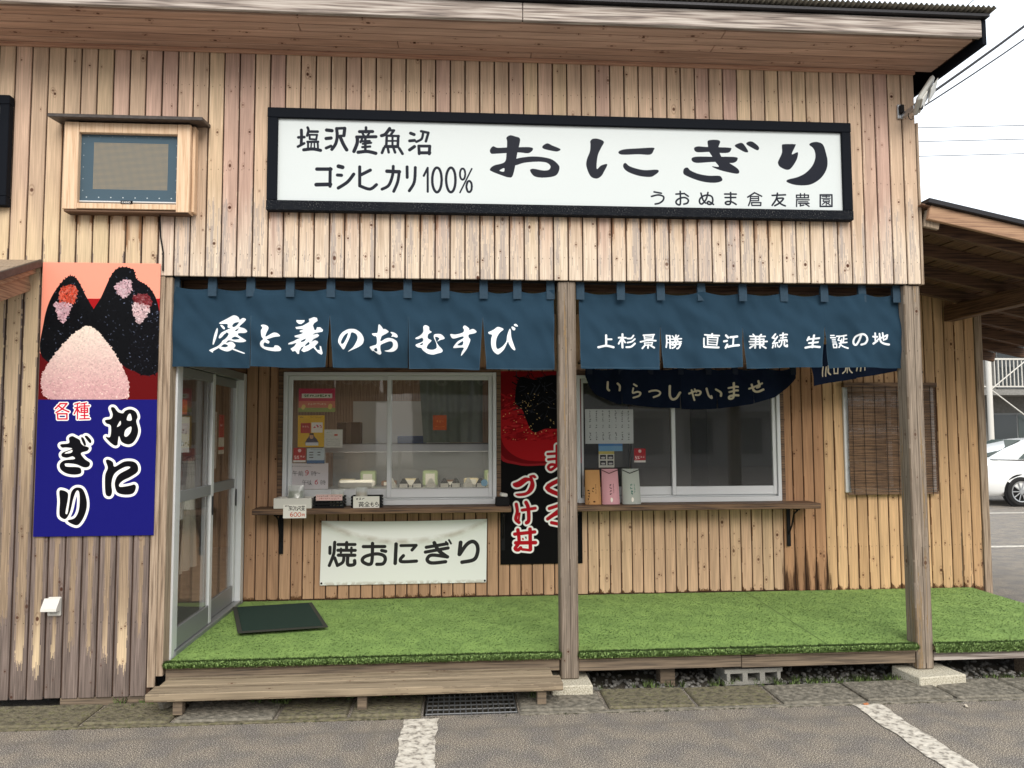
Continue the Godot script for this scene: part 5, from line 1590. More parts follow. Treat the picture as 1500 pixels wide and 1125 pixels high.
func shelf_goods() -> void:
	rng.seed = 205
	var top := 1.033
	# three paper rice bags
	var k := 0
	for q in [[1.177, 0.134, 0.292, rgb(186, 140, 92), rgb(36, 28, 22), "brown kraft", "brown"], [1.329, 0.150, 0.300, rgb(204, 152, 158), rgb(44, 32, 40), "pink", "pink"], [1.511, 0.156, 0.300, rgb(168, 172, 164), rgb(36, 96, 84), "silver grey", "grey"]]:
		var cv := Canvas.new(160, 310, q[3])
		cv.speckle(rng, 0.02)
		scribble(cv, 66, 130 if k else 150, 24, 4 if k else 2, q[4], true, 0.09)
		scribble(cv, 100, 130, 11, 7, q[4], true, 0.1)
		if k == 0:
			scribble(cv, 18, 168, 26, 5, rgb(28, 24, 20), true, 0.1)
			cv.stroke(PackedVector2Array([Vector2(80, 284), Vector2(90, 284)]), 7, rgb(70, 48, 30))
		else:
			cv.fill(soft(PackedVector2Array([Vector2(80, 250), Vector2(92, 256), Vector2(94, 276), Vector2(84, 292), Vector2(74, 280), Vector2(74, 260)]), true), rgb(232, 226, 214))
		var b := thing("rice_bag", q[5] + " paper rice bag with printed lettering on the right serving shelf", "bag", Vector3(q[0], top, -1.60), "rice bags on the serving shelf")
		uvr = Rect2(q[0] - q[1] * 0.5, top + q[2], q[1], q[2])
		var st := begin()
		bag_shape(st, Vector3(q[0], top, -1.595), q[1], q[2], 0.03)
		part(b, "bag", st, printed("rice_bag_print_" + q[6], cv.tex(), 0.6 if k < 2 else 0.4))
		if k > 0:
			st = begin()
			var ty: float = top + q[2] - 0.03
			tube(st, PackedVector3Array([Vector3(q[0] - q[1] * 0.48, ty + 0.022, -1.612), Vector3(q[0] - 0.01, ty - 0.008, -1.602), Vector3(q[0] + q[1] * 0.48, ty + 0.022, -1.612)]), 0.0035, 6)
			part(b, "tie", st, M.black_plastic if k == 2 else mat("tie_brown", rgb(70, 40, 36), 0.7))
		k += 1
	# white foam box with a hand-written price card
	var cv2 := Canvas.new(190, 112, rgb(226, 224, 216))
	ink(cv2, ["k4 62,14 62,44|k4 50,16 74,16 74,30 50,30 50,16|k4 46,44 78,40", "s4 84,12 92,30 82,48|k4 92,18 104,18 98,48", "k4 112,20 116,26|k4 112,32 116,36|k4 110,48 118,40|k4 124,16 142,16 140,28 126,28|s4 126,28 118,48|k4 132,30 146,48", "k4 150,18 178,16|k4 158,10 158,22|k4 170,10 170,22|k4 152,32 178,30|k4 164,24 164,50|k4 164,36 152,48|k4 164,36 178,48"], 1.0, rgb(30, 28, 30), Color.WHITE)
	ink(cv2, ["s5 74,62 60,78 62,94|s5 62,86 72,78 80,88 70,98 62,90", "s5 100,66 90,76 92,94 106,98 114,84 110,68 100,66", "s5 132,66 122,76 124,94 138,98 146,84 142,68 132,66", "k4 156,78 176,78 174,98|k4 156,78 156,98|k4 156,88 174,88|k4 165,78 165,88"], 1.0, rgb(196, 92, 70), Color.WHITE)
	scribble(cv2, 14, 6, 9, 4, rgb(30, 28, 30), false, 0.14)
	var f := thing("foam_box", "white foam box with a price card at the end of the left shelf", "box", Vector3(-1.34, top, -1.58))
	for e in [[-1.492, -1.186, -1.505, -1.492], [-1.492, -1.186, -1.67, -1.657], [-1.492, -1.479, -1.657, -1.505], [-1.199, -1.186, -1.657, -1.505]]:
		bar(f, "side", Vector3(e[0], top, e[2]), Vector3(e[1], top + 0.085, e[3]), M.white_plastic, 0.003)
	bar(f, "base", Vector3(-1.479, top, -1.657), Vector3(-1.199, top + 0.012, -1.505), M.white_plastic)
	uvr = Rect2(-1.412, 1.066, 0.186, 0.110)
	bar(f, "price_card", Vector3(-1.412, 0.956, -1.489), Vector3(-1.226, 1.066, -1.4875), printed("price_card_print", cv2.tex(), 0.7), 0.0)
	uvr = Rect2(0, 0, 1, 1)
	var film := mat("clear_film", Color(0.85, 0.87, 0.85, 0.35), 0.15)
	film.transparency = BaseMaterial3D.TRANSPARENCY_ALPHA
	film.metallic_specular = 0.7
	for q in [["pickle_bag", "clear bag of pickles standing in the white foam box", Vector3(-1.33, top + 0.014, -1.58), 0.12, 0.17, rgb(96, 104, 62)], ["pickle_bag", "clear bag of pale pickles in the first black basket", Vector3(-0.99, top + 0.014, -1.58), 0.10, 0.13, rgb(196, 190, 120)], ["rice_cake_pack", "wrapped pack of rice cakes in the second black basket", Vector3(-0.79, top + 0.014, -1.585), 0.09, 0.15, rgb(176, 160, 128)]]:
		var b := thing(q[0], q[1], "food bag", q[2])
		var st := begin()
		bag_shape(st, q[2], q[3], q[4] * 0.72, 0.01)
		part(b, "contents", st, mat("contents_" + str(used[q[0]]) + q[0], q[5], 0.6))
		st = begin()
		bag_shape(st, q[2] + Vector3(0, 0.001, 0), q[3] * 1.12, q[4], 0.012)
		part(b, "film", st, film)
	# black baskets
	for q in [[-1.172, -0.925, "black plastic basket with a pink label strip on the left shelf"], [-0.868, -0.615, "black plastic basket with a white hand-written card on the left shelf"]]:
		var b := thing("goods_basket", q[2], "basket", Vector3((q[0] + q[1]) * 0.5, top, -1.58), "black baskets on the serving shelf")
		for j in 4:
			bar(b, "band", Vector3(q[0], top + j * 0.026, -1.515), Vector3(q[1], top + j * 0.026 + 0.017, -1.510), M.black_plastic, 0.002)
			bar(b, "band", Vector3(q[0], top + j * 0.026, -1.66), Vector3(q[1], top + j * 0.026 + 0.017, -1.655), M.black_plastic, 0.002)
			bar(b, "band", Vector3(q[0], top + j * 0.026, -1.655), Vector3(q[0] + 0.005, top + j * 0.026 + 0.017, -1.515), M.black_plastic, 0.002)
			bar(b, "band", Vector3(q[1] - 0.005, top + j * 0.026, -1.655), Vector3(q[1], top + j * 0.026 + 0.017, -1.515), M.black_plastic, 0.002)
		for j in 9:
			var x := lerpf(q[0] + 0.004, q[1] - 0.014, j / 8.0)
			bar(b, "upright", Vector3(x, top, -1.517), Vector3(x + 0.01, top + 0.094, -1.5125), M.black_plastic, 0.0)
		bar(b, "base", Vector3(q[0] + 0.005, top, -1.655), Vector3(q[1] - 0.005, top + 0.006, -1.515), M.black_plastic)
		var one: bool = q[0] < -1.0
		var cv3 := Canvas.new(240, 60 if one else 124, rgb(206, 176, 172) if one else rgb(216, 214, 206))
		if one:
			scribble(cv3, 10, 8, 16, 6, rgb(70, 40, 44), false, 0.08)
			scribble(cv3, 130, 8, 16, 6, rgb(70, 40, 44), false, 0.08)
			scribble(cv3, 20, 32, 18, 10, rgb(150, 60, 60), false, 0.08)
		else:
			scribble(cv3, 20, 12, 26, 3, rgb(28, 26, 28), false, 0.09)
			ink(cv3, ["k5 50,66 96,64|k5 64,58 64,74|k5 82,58 82,74|k5 56,80 92,80 92,98 56,98 56,80|k4 56,89 92,89|k4 74,76 74,98|k5 62,102 54,110|k5 84,102 94,110", "k5 126,58 104,80|k5 126,58 148,80|k5 114,82 140,82|k5 112,94 142,94|k5 127,82 127,106|k5 104,108 150,106", "s5 172,60 168,98 182,106 192,94|k5 160,74 184,72|k5 160,86 184,84", "k5 202,72 226,68|s5 212,60 206,88 224,80 232,92 224,104 208,106"], 1.0, rgb(28, 26, 28), Color.WHITE)
		var hh := 0.05 if one else 0.098
		var yb := top + (0.062 if one else -0.004)
		uvr = Rect2(q[0] + 0.02, yb + hh, 0.215, hh)
		bar(b, "card", Vector3(q[0] + 0.02, yb, -1.508), Vector3(q[0] + 0.235, yb + hh, -1.5065), printed("basket_card_%d" % int(one), cv3.tex(), 0.7), 0.0)
		uvr = Rect2(0, 0, 1, 1)
	# dark box with folded wipes at the other end
	var d := thing("napkin_box", "small black box holding folded white napkins at the shelf end by the poster", "box", Vector3(0.39, top, -1.57))
	bar(d, "box", Vector3(0.335, top, -1.62), Vector3(0.452, top + 0.072, -1.53), M.black_plastic, 0.004)
	var st4 := begin()
	box(st4, Vector3(0.405, top + 0.09, -1.575), Vector3(0.06, 0.03, 0.05), 0.006, Basis.from_euler(Vector3(0.1, 0.2, -0.15)))
	part(d, "napkins", st4, M.white_plastic)
	org = Vector3.ZERO


# ---------------------------------------------------------------- inside, seen through the glass
func inside() -> void:
	rng.seed = 301
	# glass-fronted cold case with rice balls
	var c := thing("cold_case", "lit glass display case with steel edges behind the left window", "display case", Vector3(-0.4, 0.225, -2.6))
	bar(c, "cabinet", Vector3(-1.25, 0.225, -3.0), Vector3(0.75, 1.10, -2.36), M.white_plastic, 0.01)
	bar(c, "shelf", Vector3(-1.23, 1.10, -2.98), Vector3(0.73, 1.125, -2.38), M.steel)
	bar(c, "back_panel", Vector3(-1.25, 1.10, -3.0), Vector3(0.75, 1.50, -2.97), M.aluminium_dark)
	bar(c, "top", Vector3(-1.25, 1.50, -3.0), Vector3(0.75, 1.545, -2.40), M.dark_metal, 0.004)
	bar(c, "top_edge", Vector3(-1.25, 1.47, -2.40), Vector3(0.75, 1.545, -2.375), M.steel, 0.004)
	bar(c, "front_rail", Vector3(-1.25, 1.10, -2.378), Vector3(0.75, 1.135, -2.35), M.steel, 0.004)
	bar(c, "front_glass", Vector3(-1.23, 1.135, -2.37), Vector3(0.73, 1.47, -2.365), M.glass, 0.0)
	for x in [-1.25, 0.725]:
		bar(c, "corner_post", Vector3(x, 1.135, -2.385), Vector3(x + 0.025, 1.47, -2.36), M.steel)
	var tube_m := mat("case_lamp_glow", Color.WHITE, 0.5)
	tube_m.emission_enabled = true
	tube_m.emission = rgb(255, 246, 224)
	tube_m.emission_energy_multiplier = 2.2
	bar(c, "lamp_tube", Vector3(-1.15, 1.47, -2.46), Vector3(0.65, 1.49, -2.44), tube_m, 0.004)
	var al := AreaLight3D.new()
	al.name = "case_lamp_light"
	al.area_size = Vector2(1.8, 0.02)
	al.light_energy = 0.22
	al.light_color = Color(1.0, 0.96, 0.86)
	al.shadow_enabled = true
	al.position = Vector3(-0.25, 1.465, -2.45)
	al.rotation_degrees = Vector3(-90, 0, 0)
	add_child(al)
	mat("pack_cream", rgb(206, 194, 160), 0.5)
	mat("pack_green", rgb(150, 166, 128), 0.5)
	mat("pack_brown", rgb(112, 78, 54), 0.6)
	var nori := mat("seaweed", rgb(26, 28, 26), 0.6)
	var i := 0
	for x in [-0.62, -0.5, -0.37, -0.24, -0.11, 0.0, 0.12, 0.24]:
		var r := thing("rice_ball", "wrapped triangular rice ball with a price card in the display case", "rice ball", Vector3(x, 1.125, -2.50), "rice balls in the display case")
		var st := begin()
		var pr := [Vector2(-0.05, 0.0), Vector2(-0.035, -0.003), Vector2(0.035, -0.003), Vector2(0.05, 0.0), Vector2(0.048, 0.02), Vector2(0.01, 0.085), Vector2(-0.01, 0.085), Vector2(-0.048, 0.02)]
		for k in pr.size():
			var p: Vector2 = pr[k]
			var q: Vector2 = pr[(k + 1) % pr.size()]
			var o := Vector3(x, 1.129, -2.50)
			quad(st, o + Vector3(p.x, p.y, 0.02), o + Vector3(q.x, q.y, 0.02), o + Vector3(q.x, q.y, -0.02), o + Vector3(p.x, p.y, -0.02), o + Vector3(0, 0.03, 0))
			tri(st, o + Vector3(p.x, p.y, 0.02), o + Vector3(q.x, q.y, 0.02), o + Vector3(0, 0.035, 0.026), o)
			tri(st, o + Vector3(p.x, p.y, -0.02), o + Vector3(q.x, q.y, -0.02), o + Vector3(0, 0.035, -0.026), o)
		part(r, "body", st, nori if i % 3 else M.grey_plastic)
		bar(r, "price_card", Vector3(x - 0.038, 1.126, -2.462), Vector3(x + 0.038, 1.165, -2.459), M.white_plastic, 0.0)
		i += 1
	for k in 9:   # packs on the back row of the case
		var bx := -1.15 + k * 0.205
		var pk := thing("food_pack", ["flat cream food pack lying at the back of the display case", "upright pale green food pack at the back of the display case", "low brown food tray at the back of the display case"][k % 3], "food pack", Vector3(bx, 1.126, -2.8), "packs at the back of the display case")
		bar(pk, "pack", Vector3(bx, 1.126, -2.86), Vector3(bx + 0.15, 1.126 + [0.07, 0.15, 0.05][k % 3], -2.72), [M.pack_cream, M.pack_green, M.pack_brown][k % 3], 0.012)
		bar(pk, "label", Vector3(bx + 0.03, 1.131, -2.719), Vector3(bx + 0.12, 1.126 + [0.06, 0.12, 0.04][k % 3], -2.7175), M.white_plastic, 0.0)
	# pale tray of sweets at the near end of the case
	org = c.position
	bar(c, "tray", Vector3(-1.12, 1.126, -2.60), Vector3(-0.78, 1.20, -2.45), M.white_plastic, 0.02)
	# whiteboard, carton, curtain, ceiling lamp, blue crate
	var wb := thing("whiteboard", "large white board on the room's back wall behind the display case", "board", Vector3(-0.7, 1.40, -4.98))
	bar(wb, "panel", Vector3(-1.32, 1.38, -4.99), Vector3(-0.08, 2.06, -4.975), M.white_plastic, 0.003)
	bar(wb, "frame", Vector3(-1.34, 1.35, -4.995), Vector3(-0.06, 1.38, -4.96), M.aluminium, 0.003)
	var ct := thing("carton", "brown cardboard carton standing on the display case", "carton", Vector3(-1.06, 1.545, -2.85))
	bar(ct, "carton", Vector3(-1.18, 1.546, -2.93), Vector3(-0.95, 1.76, -2.75), mat("cardboard", rgb(104, 80, 58), 0.9), 0.003)
	bar(ct, "tape", Vector3(-1.09, 1.547, -2.749), Vector3(-1.04, 1.758, -2.7475), mat("tape", rgb(136, 110, 80), 0.5), 0.0)
	var cu := thing("room_curtain", "grey green room curtain hanging behind the left window", "curtain", Vector3(-0.03, 1.56, -2.2))
	var rows := []
	for j in 6:
		var line := []
		for k in 41:
			var u := k / 40.0
			line.append(Vector3(lerpf(-0.36 + 0.06 * j / 5.0, 0.25, u), lerpf(2.45, 1.56, j / 5.0), -2.2 + 0.02 * sin(u * 34.0 + 0.4 * j)))
		rows.append(line)
	var st2 := begin()
	sheet(st2, rows, [])
	part(cu, "cloth", st2, mat("cloth_sage", rgb(112, 118, 106), 0.95))
	bar(cu, "rail", Vector3(-0.42, 2.45, -2.215), Vector3(0.34, 2.47, -2.19), M.aluminium)
	for x in [-0.40, 0.31]:
		bar(cu, "rail_hanger", Vector3(x, 2.47, -2.206), Vector3(x + 0.01, 2.758, -2.196), M.aluminium)
	var fl := thing("ceiling_lamp", "lit fluorescent tube lamp on the dark ceiling inside", "lamp", Vector3(-0.9, 2.70, -3.4))
	bar(fl, "housing", Vector3(-0.94, 2.70, -3.95), Vector3(-0.84, 2.758, -2.75), M.white_plastic)
	bar(fl, "tube", Vector3(-0.91, 2.672, -3.92), Vector3(-0.87, 2.70, -2.78), tube_m, 0.005)
	var al2 := AreaLight3D.new()
	al2.name = "ceiling_lamp_light"
	al2.area_size = Vector2(0.04, 1.14)
	al2.light_energy = 0.35
	al2.light_color = Color(1.0, 0.98, 0.92)
	al2.shadow_enabled = true
	al2.position = Vector3(-0.89, 2.668, -3.35)
	al2.rotation_degrees = Vector3(-90, 0, 0)
	add_child(al2)
	var bc := thing("blue_crate", "blue plastic crate standing on the display case", "crate", Vector3(-0.45, 1.545, -2.8))
	bar(bc, "side", Vector3(-0.58, 1.546, -2.72), Vector3(-0.30, 1.62, -2.71), mat("crate_blue", rgb(34, 62, 128), 0.5))
	bar(bc, "side", Vector3(-0.58, 1.546, -2.92), Vector3(-0.30, 1.62, -2.91), M.crate_blue)
	bar(bc, "end", Vector3(-0.58, 1.546, -2.91), Vector3(-0.57, 1.62, -2.72), M.crate_blue)
	bar(bc, "end", Vector3(-0.31, 1.546, -2.91), Vector3(-0.30, 1.62, -2.72), M.crate_blue)
	# apron hanging inside the entrance
	var ap := thing("apron", "pale apron hanging just inside the entrance doors", "apron", Vector3(-2.2, 0.55, -1.5))
	rows = []
	for j in 8:
		var line := []
		for k in 15:
			var u := k / 14.0
			var v := j / 7.0
			line.append(Vector3(-2.18 + 0.03 * sin(u * 15.0), lerpf(1.45, 0.55, v), -1.5 + (u - 0.5) * lerpf(0.14, 0.42, v)))
		rows.append(line)
	st2 = begin()
	sheet(st2, rows, [])
	part(ap, "cloth", st2, mat("apron_cloth", rgb(196, 188, 172), 0.95))
	bar(ap, "peg", Vector3(-2.20, 1.44, -1.52), Vector3(-2.16, 1.46, -1.48), M.shelf_brown)
	bar(ap, "rail", Vector3(-2.20, 1.44, -1.80), Vector3(-2.16, 1.47, -1.525), M.shelf_brown)
	# grey and black panels behind the right pane; charcoal leaves added to darken it
	var sc := thing("room_screen", "grey folding screen behind the right window with charcoal leaves added to darken it", "screen", Vector3(2.0, 0.225, -2.6))
	mat("screen_added_dark", rgb(60, 59, 57), 0.95)
	bar(sc, "leaf", Vector3(1.12, 0.226, -2.66), Vector3(1.735, 2.25, -2.62), M.screen_added_dark)
	bar(sc, "leaf", Vector3(1.75, 0.226, -2.62), Vector3(2.35, 2.25, -2.58), mat("screen_grey", rgb(104, 103, 100), 0.95))
	bar(sc, "leaf", Vector3(2.36, 0.226, -2.66), Vector3(2.52, 2.25, -2.56), M.black_plastic)
	bar(sc, "leaf", Vector3(2.535, 0.226, -2.66), Vector3(3.3, 2.25, -2.62), M.screen_added_dark)
	org = Vector3.ZERO


# ---------------------------------------------------------------- fittings on the walls, the doormat
func fittings() -> void:
	rng.seed = 401
	# display box under its own little roof
	var b := thing("display_box", "wooden wall box with a small dark roof housing a dot matrix display", "display box", Vector3(-2.03, 3.03, 0.04))
	var pm: Material = M.pale_pine
	bar(b, "cheek", Vector3(-2.437, 3.045, 0.004), Vector3(-2.35, 3.60, 0.092), pm)
	bar(b, "cheek", Vector3(-1.752, 3.035, 0.004), Vector3(-1.672, 3.60, 0.092), pm)
	bar(b, "head_board", Vector3(-2.35, 3.535, 0.004), Vector3(-1.752, 3.60, 0.088), pm)
	bar(b, "bottom_board", Vector3(-2.35, 3.05, 0.004), Vector3(-1.752, 3.085, 0.090), pm)
	bar(b, "underside", Vector3(-2.43, 3.030, 0.004), Vector3(-1.68, 3.043, 0.086), M.beam_brown)
	bar(b, "side_return", Vector3(-1.67, 3.045, 0.002), Vector3(-1.652, 3.60, 0.06), pm)
	var st := begin()
	box(st, Vector3(-2.045, 3.622, 0.07), Vector3(0.93, 0.022, 0.17), 0.003, Basis(Vector3.RIGHT, 0.1))
	part(b, "roof", st, M.roof_brown)
	var cv := Canvas.new(600, 420, rgb(74, 92, 104))
	for y in 40:
		for x in 66:
			cv.rect(78 + x * 6.9, 52 + y * 7.4, 78 + x * 6.9 + 4.6, 52 + y * 7.4 + 4.8, rgb(170, 148, 116))
	for x in 8:
		cv.stroke(PackedVector2Array([Vector2(40 + x * 74, 398), Vector2(41 + x * 74, 398)]), 3.5, rgb(190, 200, 206))
		cv.stroke(PackedVector2Array([Vector2(40 + x * 74, 14), Vector2(41 + x * 74, 14)]), 2.5, rgb(120, 136, 146))
	for y in 5:
		cv.stroke(PackedVector2Array([Vector2(16, 60 + y * 74), Vector2(17, 60 + y * 74)]), 3, rgb(150, 162, 170))
		cv.stroke(PackedVector2Array([Vector2(584, 60 + y * 74), Vector2(585, 60 + y * 74)]), 3, rgb(150, 162, 170))
	uvr = Rect2(-2.35, 3.535, 0.598, 0.425)
	bar(b, "screen", Vector3(-2.35, 3.11, 0.03), Vector3(-1.752, 3.535, 0.055), printed("dot_screen", cv.tex(), 0.25), 0.0)
	uvr = Rect2(0, 0, 1, 1)
	bar(b, "trim_strip", Vector3(-2.35, 3.098, 0.03), Vector3(-1.752, 3.108, 0.066), M.aluminium)
	bar(b, "trim_strip", Vector3(-2.35, 3.086, 0.03), Vector3(-1.752, 3.097, 0.060), M.aluminium_dark)
	cv = Canvas.new(128, 34, rgb(20, 20, 22))
	ink(cv, ["s5 30,10 18,10 16,24 30,24", "k5 36,26 42,9 48,26|k4 38,20 46,20", "s5 66,10 56,10 55,16 66,18 66,25 54,25", "k5 76,9 76,26", "s5 92,9 84,12 84,24 94,26 102,22 102,12 92,9"], 1.0, rgb(206, 206, 204), Color.BLACK)
	uvr = Rect2(-2.085, 3.102, 0.072, 0.019)
	bar(b, "name_plate", Vector3(-2.085, 3.083, 0.091), Vector3(-2.013, 3.102, 0.094), printed("name_plate_print", cv.tex(), 0.4), 0.0)
	uvr = Rect2(0, 0, 1, 1)
	st = begin()
	tube(st, PackedVector3Array([Vector3(-1.86, 3.03, 0.05), Vector3(-1.875, 2.99, 0.012), Vector3(-1.87, 2.90, 0.010), Vector3(-1.852, 2.80, 0.010), Vector3(-1.85, 2.68, 0.010)]), 0.005, 6)
	part(b, "cable", st, M.black_plastic)
	# outdoor socket on the left wall
	b = thing("wall_socket", "small white weatherproof socket cover on the grey left wall", "socket", Vector3(-2.445, 0.54, 0.01))
	bar(b, "back_plate", Vector3(-2.478, 0.545, 0.002), Vector3(-2.40, 0.66, 0.018), M.white_plastic, 0.006)
	st = begin()
	var hood := [[0.655, 0.022], [0.655, 0.030], [0.60, 0.072], [0.585, 0.074], [0.582, 0.020]]
	for i in 4:
		var p: Array = hood[i]
		var q: Array = hood[i + 1]
		quad(st, Vector3(-2.49, p[0], p[1]), Vector3(-2.398, p[0], p[1]), Vector3(-2.398, q[0], q[1]), Vector3(-2.49, q[0], q[1]), Vector3(-2.445, 0.62, 0.03))
	for x in [-2.49, -2.398]:
		for i in range(1, 4):
			tri(st, Vector3(x, hood[0][0], hood[0][1]), Vector3(x, hood[i][0], hood[i][1]), Vector3(x, hood[i + 1][0], hood[i + 1][1]), Vector3(-2.445, 0.62, 0.03))
	part(b, "hood", st, M.white_plastic)
	bar(b, "outlet_slot", Vector3(-2.46, 0.558, 0.018), Vector3(-2.42, 0.575, 0.021), M.grey_plastic)
	# floodlight at the corner under the eaves
	b = thing("floodlight", "pale flat floodlight on a bracket at the upper wall corner", "floodlight", Vector3(3.08, 3.83, 0.0))
	bar(b, "wall_plate", Vector3(3.035, 3.80, 0.003), Vector3(3.075, 3.90, 0.02), M.steel)
	bar(b, "junction", Vector3(3.042, 3.83, 0.02), Vector3(3.07, 3.89, 0.045), M.black_plastic, 0.005)
	bar(b, "arm", Vector3(3.06, 3.805, 0.02), Vector3(3.09, 3.835, 0.16), M.steel)
	var t := Basis(Vector3.UP, 0.35) * Basis(Vector3.BACK, 0.88) * Basis(Vector3.RIGHT, -0.85)
	st = begin()
	box(st, Vector3(3.135, 3.90, 0.16), Vector3(0.25, 0.03, 0.15), 0.012, t)
	var head := part(b, "lamp_head", st, M.grey_plastic)
	st = begin()
	box(st, Vector3(3.15, 3.916, 0.16) + t * Vector3(0.035, -0.030, 0), Vector3(0.12, 0.006, 0.12), 0.002, t)
	part(head, "lens", st, M.white_plastic)
	st = begin()
	box(st, Vector3(3.135, 3.90, 0.16) + t * Vector3(-0.062, -0.019, 0), Vector3(0.085, 0.01, 0.12), 0.003, t)
	part(head, "driver_cover", st, M.white_plastic)
	st = begin()
	box(st, Vector3(3.10, 3.815, 0.165), Vector3(0.03, 0.035, 0.03), 0.004)
	part(b, "sensor", st, M.black_plastic)
	st = begin()
	var loop := PackedVector3Array()
	for i in 13:
		var a := -PI * i / 12.0
		loop.append(Vector3(3.085 + 0.03 * cos(a), 3.80 + 0.035 * sin(a), 0.06 + 0.004 * i))
	tube(st, loop, 0.0025, 5)
	part(b, "cable", st, M.black_plastic)
	# doormat on the turf
	var h := 0.262
	b = thing("doormat", "dark green ribbed doormat lying askew on the artificial turf", "doormat", Vector3(-1.39, h, -1.07))
	var c0 := Vector3(-1.775, h, -1.40)
	var ux := Vector3(0.60, 0, -0.115)
	var uz := Vector3(0.262, 0, 0.80)
	st = begin()
	var pts := [c0, c0 + ux, c0 + ux + uz, c0 + uz]
	var up := Vector3(0, 0.006, 0)
	quad(st, pts[0] + up, pts[1] + up, pts[2] + up, pts[3] + up, pts[0] - up * 9)
	for i in 4:
		quad(st, pts[i], pts[(i + 1) % 4], pts[(i + 1) % 4] + up, pts[i] + up, (pts[0] + pts[2]) * 0.5)
	part(b, "backing", st, mat("mat_edge", rgb(48, 50, 42), 0.95))
	var rib := mat("mat_green", rgb(17, 38, 30), 0.95)
	st = begin()
	for i in 46:
		var f := 0.045 + 0.91 * i / 45.0
		var a := c0 + ux * 0.05 + uz * f + up
		var e := c0 + ux * 0.95 + uz * f + up
		box(st, (a + e) * 0.5, Vector3((e - a).length(), 0.010, 0.008), 0.002, Basis(Vector3.UP, atan2(0.115, 0.60)))
	var rb := part(b, "ribs", st, rib)
	rb.set_meta("kind", "stuff")
	org = Vector3.ZERO


# ---------------------------------------------------------------- turf, gravel, weeds
func scatter(called: String, label: String, category: String, mesh: Mesh, m: Material, spots: Array, tints: Array) -> MultiMeshInstance3D:
	var mm := MultiMesh.new()
	mm.transform_format = MultiMesh.TRANSFORM_3D
	mm.use_colors = true
	mm.mesh = mesh
	mm.instance_count = spots.size()
	for i in spots.size():
		mm.set_instance_transform(i, spots[i])
		mm.set_instance_color(i, tints[i])
	var o := MultiMeshInstance3D.new()
	o.name = numbered(called)
	o.multimesh = mm
	o.material_override = m
	o.set_meta("kind", "stuff")
	o.set_meta("label", label)
	o.set_meta("category", category)
	add_child(o)
	return o


func tuft(blades: int, h: float, spread: float, w: float, lean := 1.2) -> ArrayMesh:
	var st := begin()
	org = Vector3.ZERO
	for i in blades:
		var a := TAU * i / blades + rng.randf() * 0.8
		var d := Vector3(cos(a), 0, sin(a))
		var s := Vector3(-d.z, 0, d.x) * w
		var b := d * rng.randf() * spread
		var hh := h * rng.randf_range(0.65, 1.0)
		var p1 := b + d * spread * 0.5 + Vector3(0, hh * 0.6, 0)
		var p2 := b + d * spread * rng.randf_range(0.9, 1.8) + Vector3(0, hh, 0)
		var n := (d * lean + Vector3.UP).normalized()
		for q in [b - s, b + s, p1 + s * 0.8, b - s, p1 + s * 0.8, p1 - s * 0.8, p1 - s * 0.8, p1 + s * 0.8, p2]:
			vert(st, q, n, Vector2.ZERO)
	return st.commit()


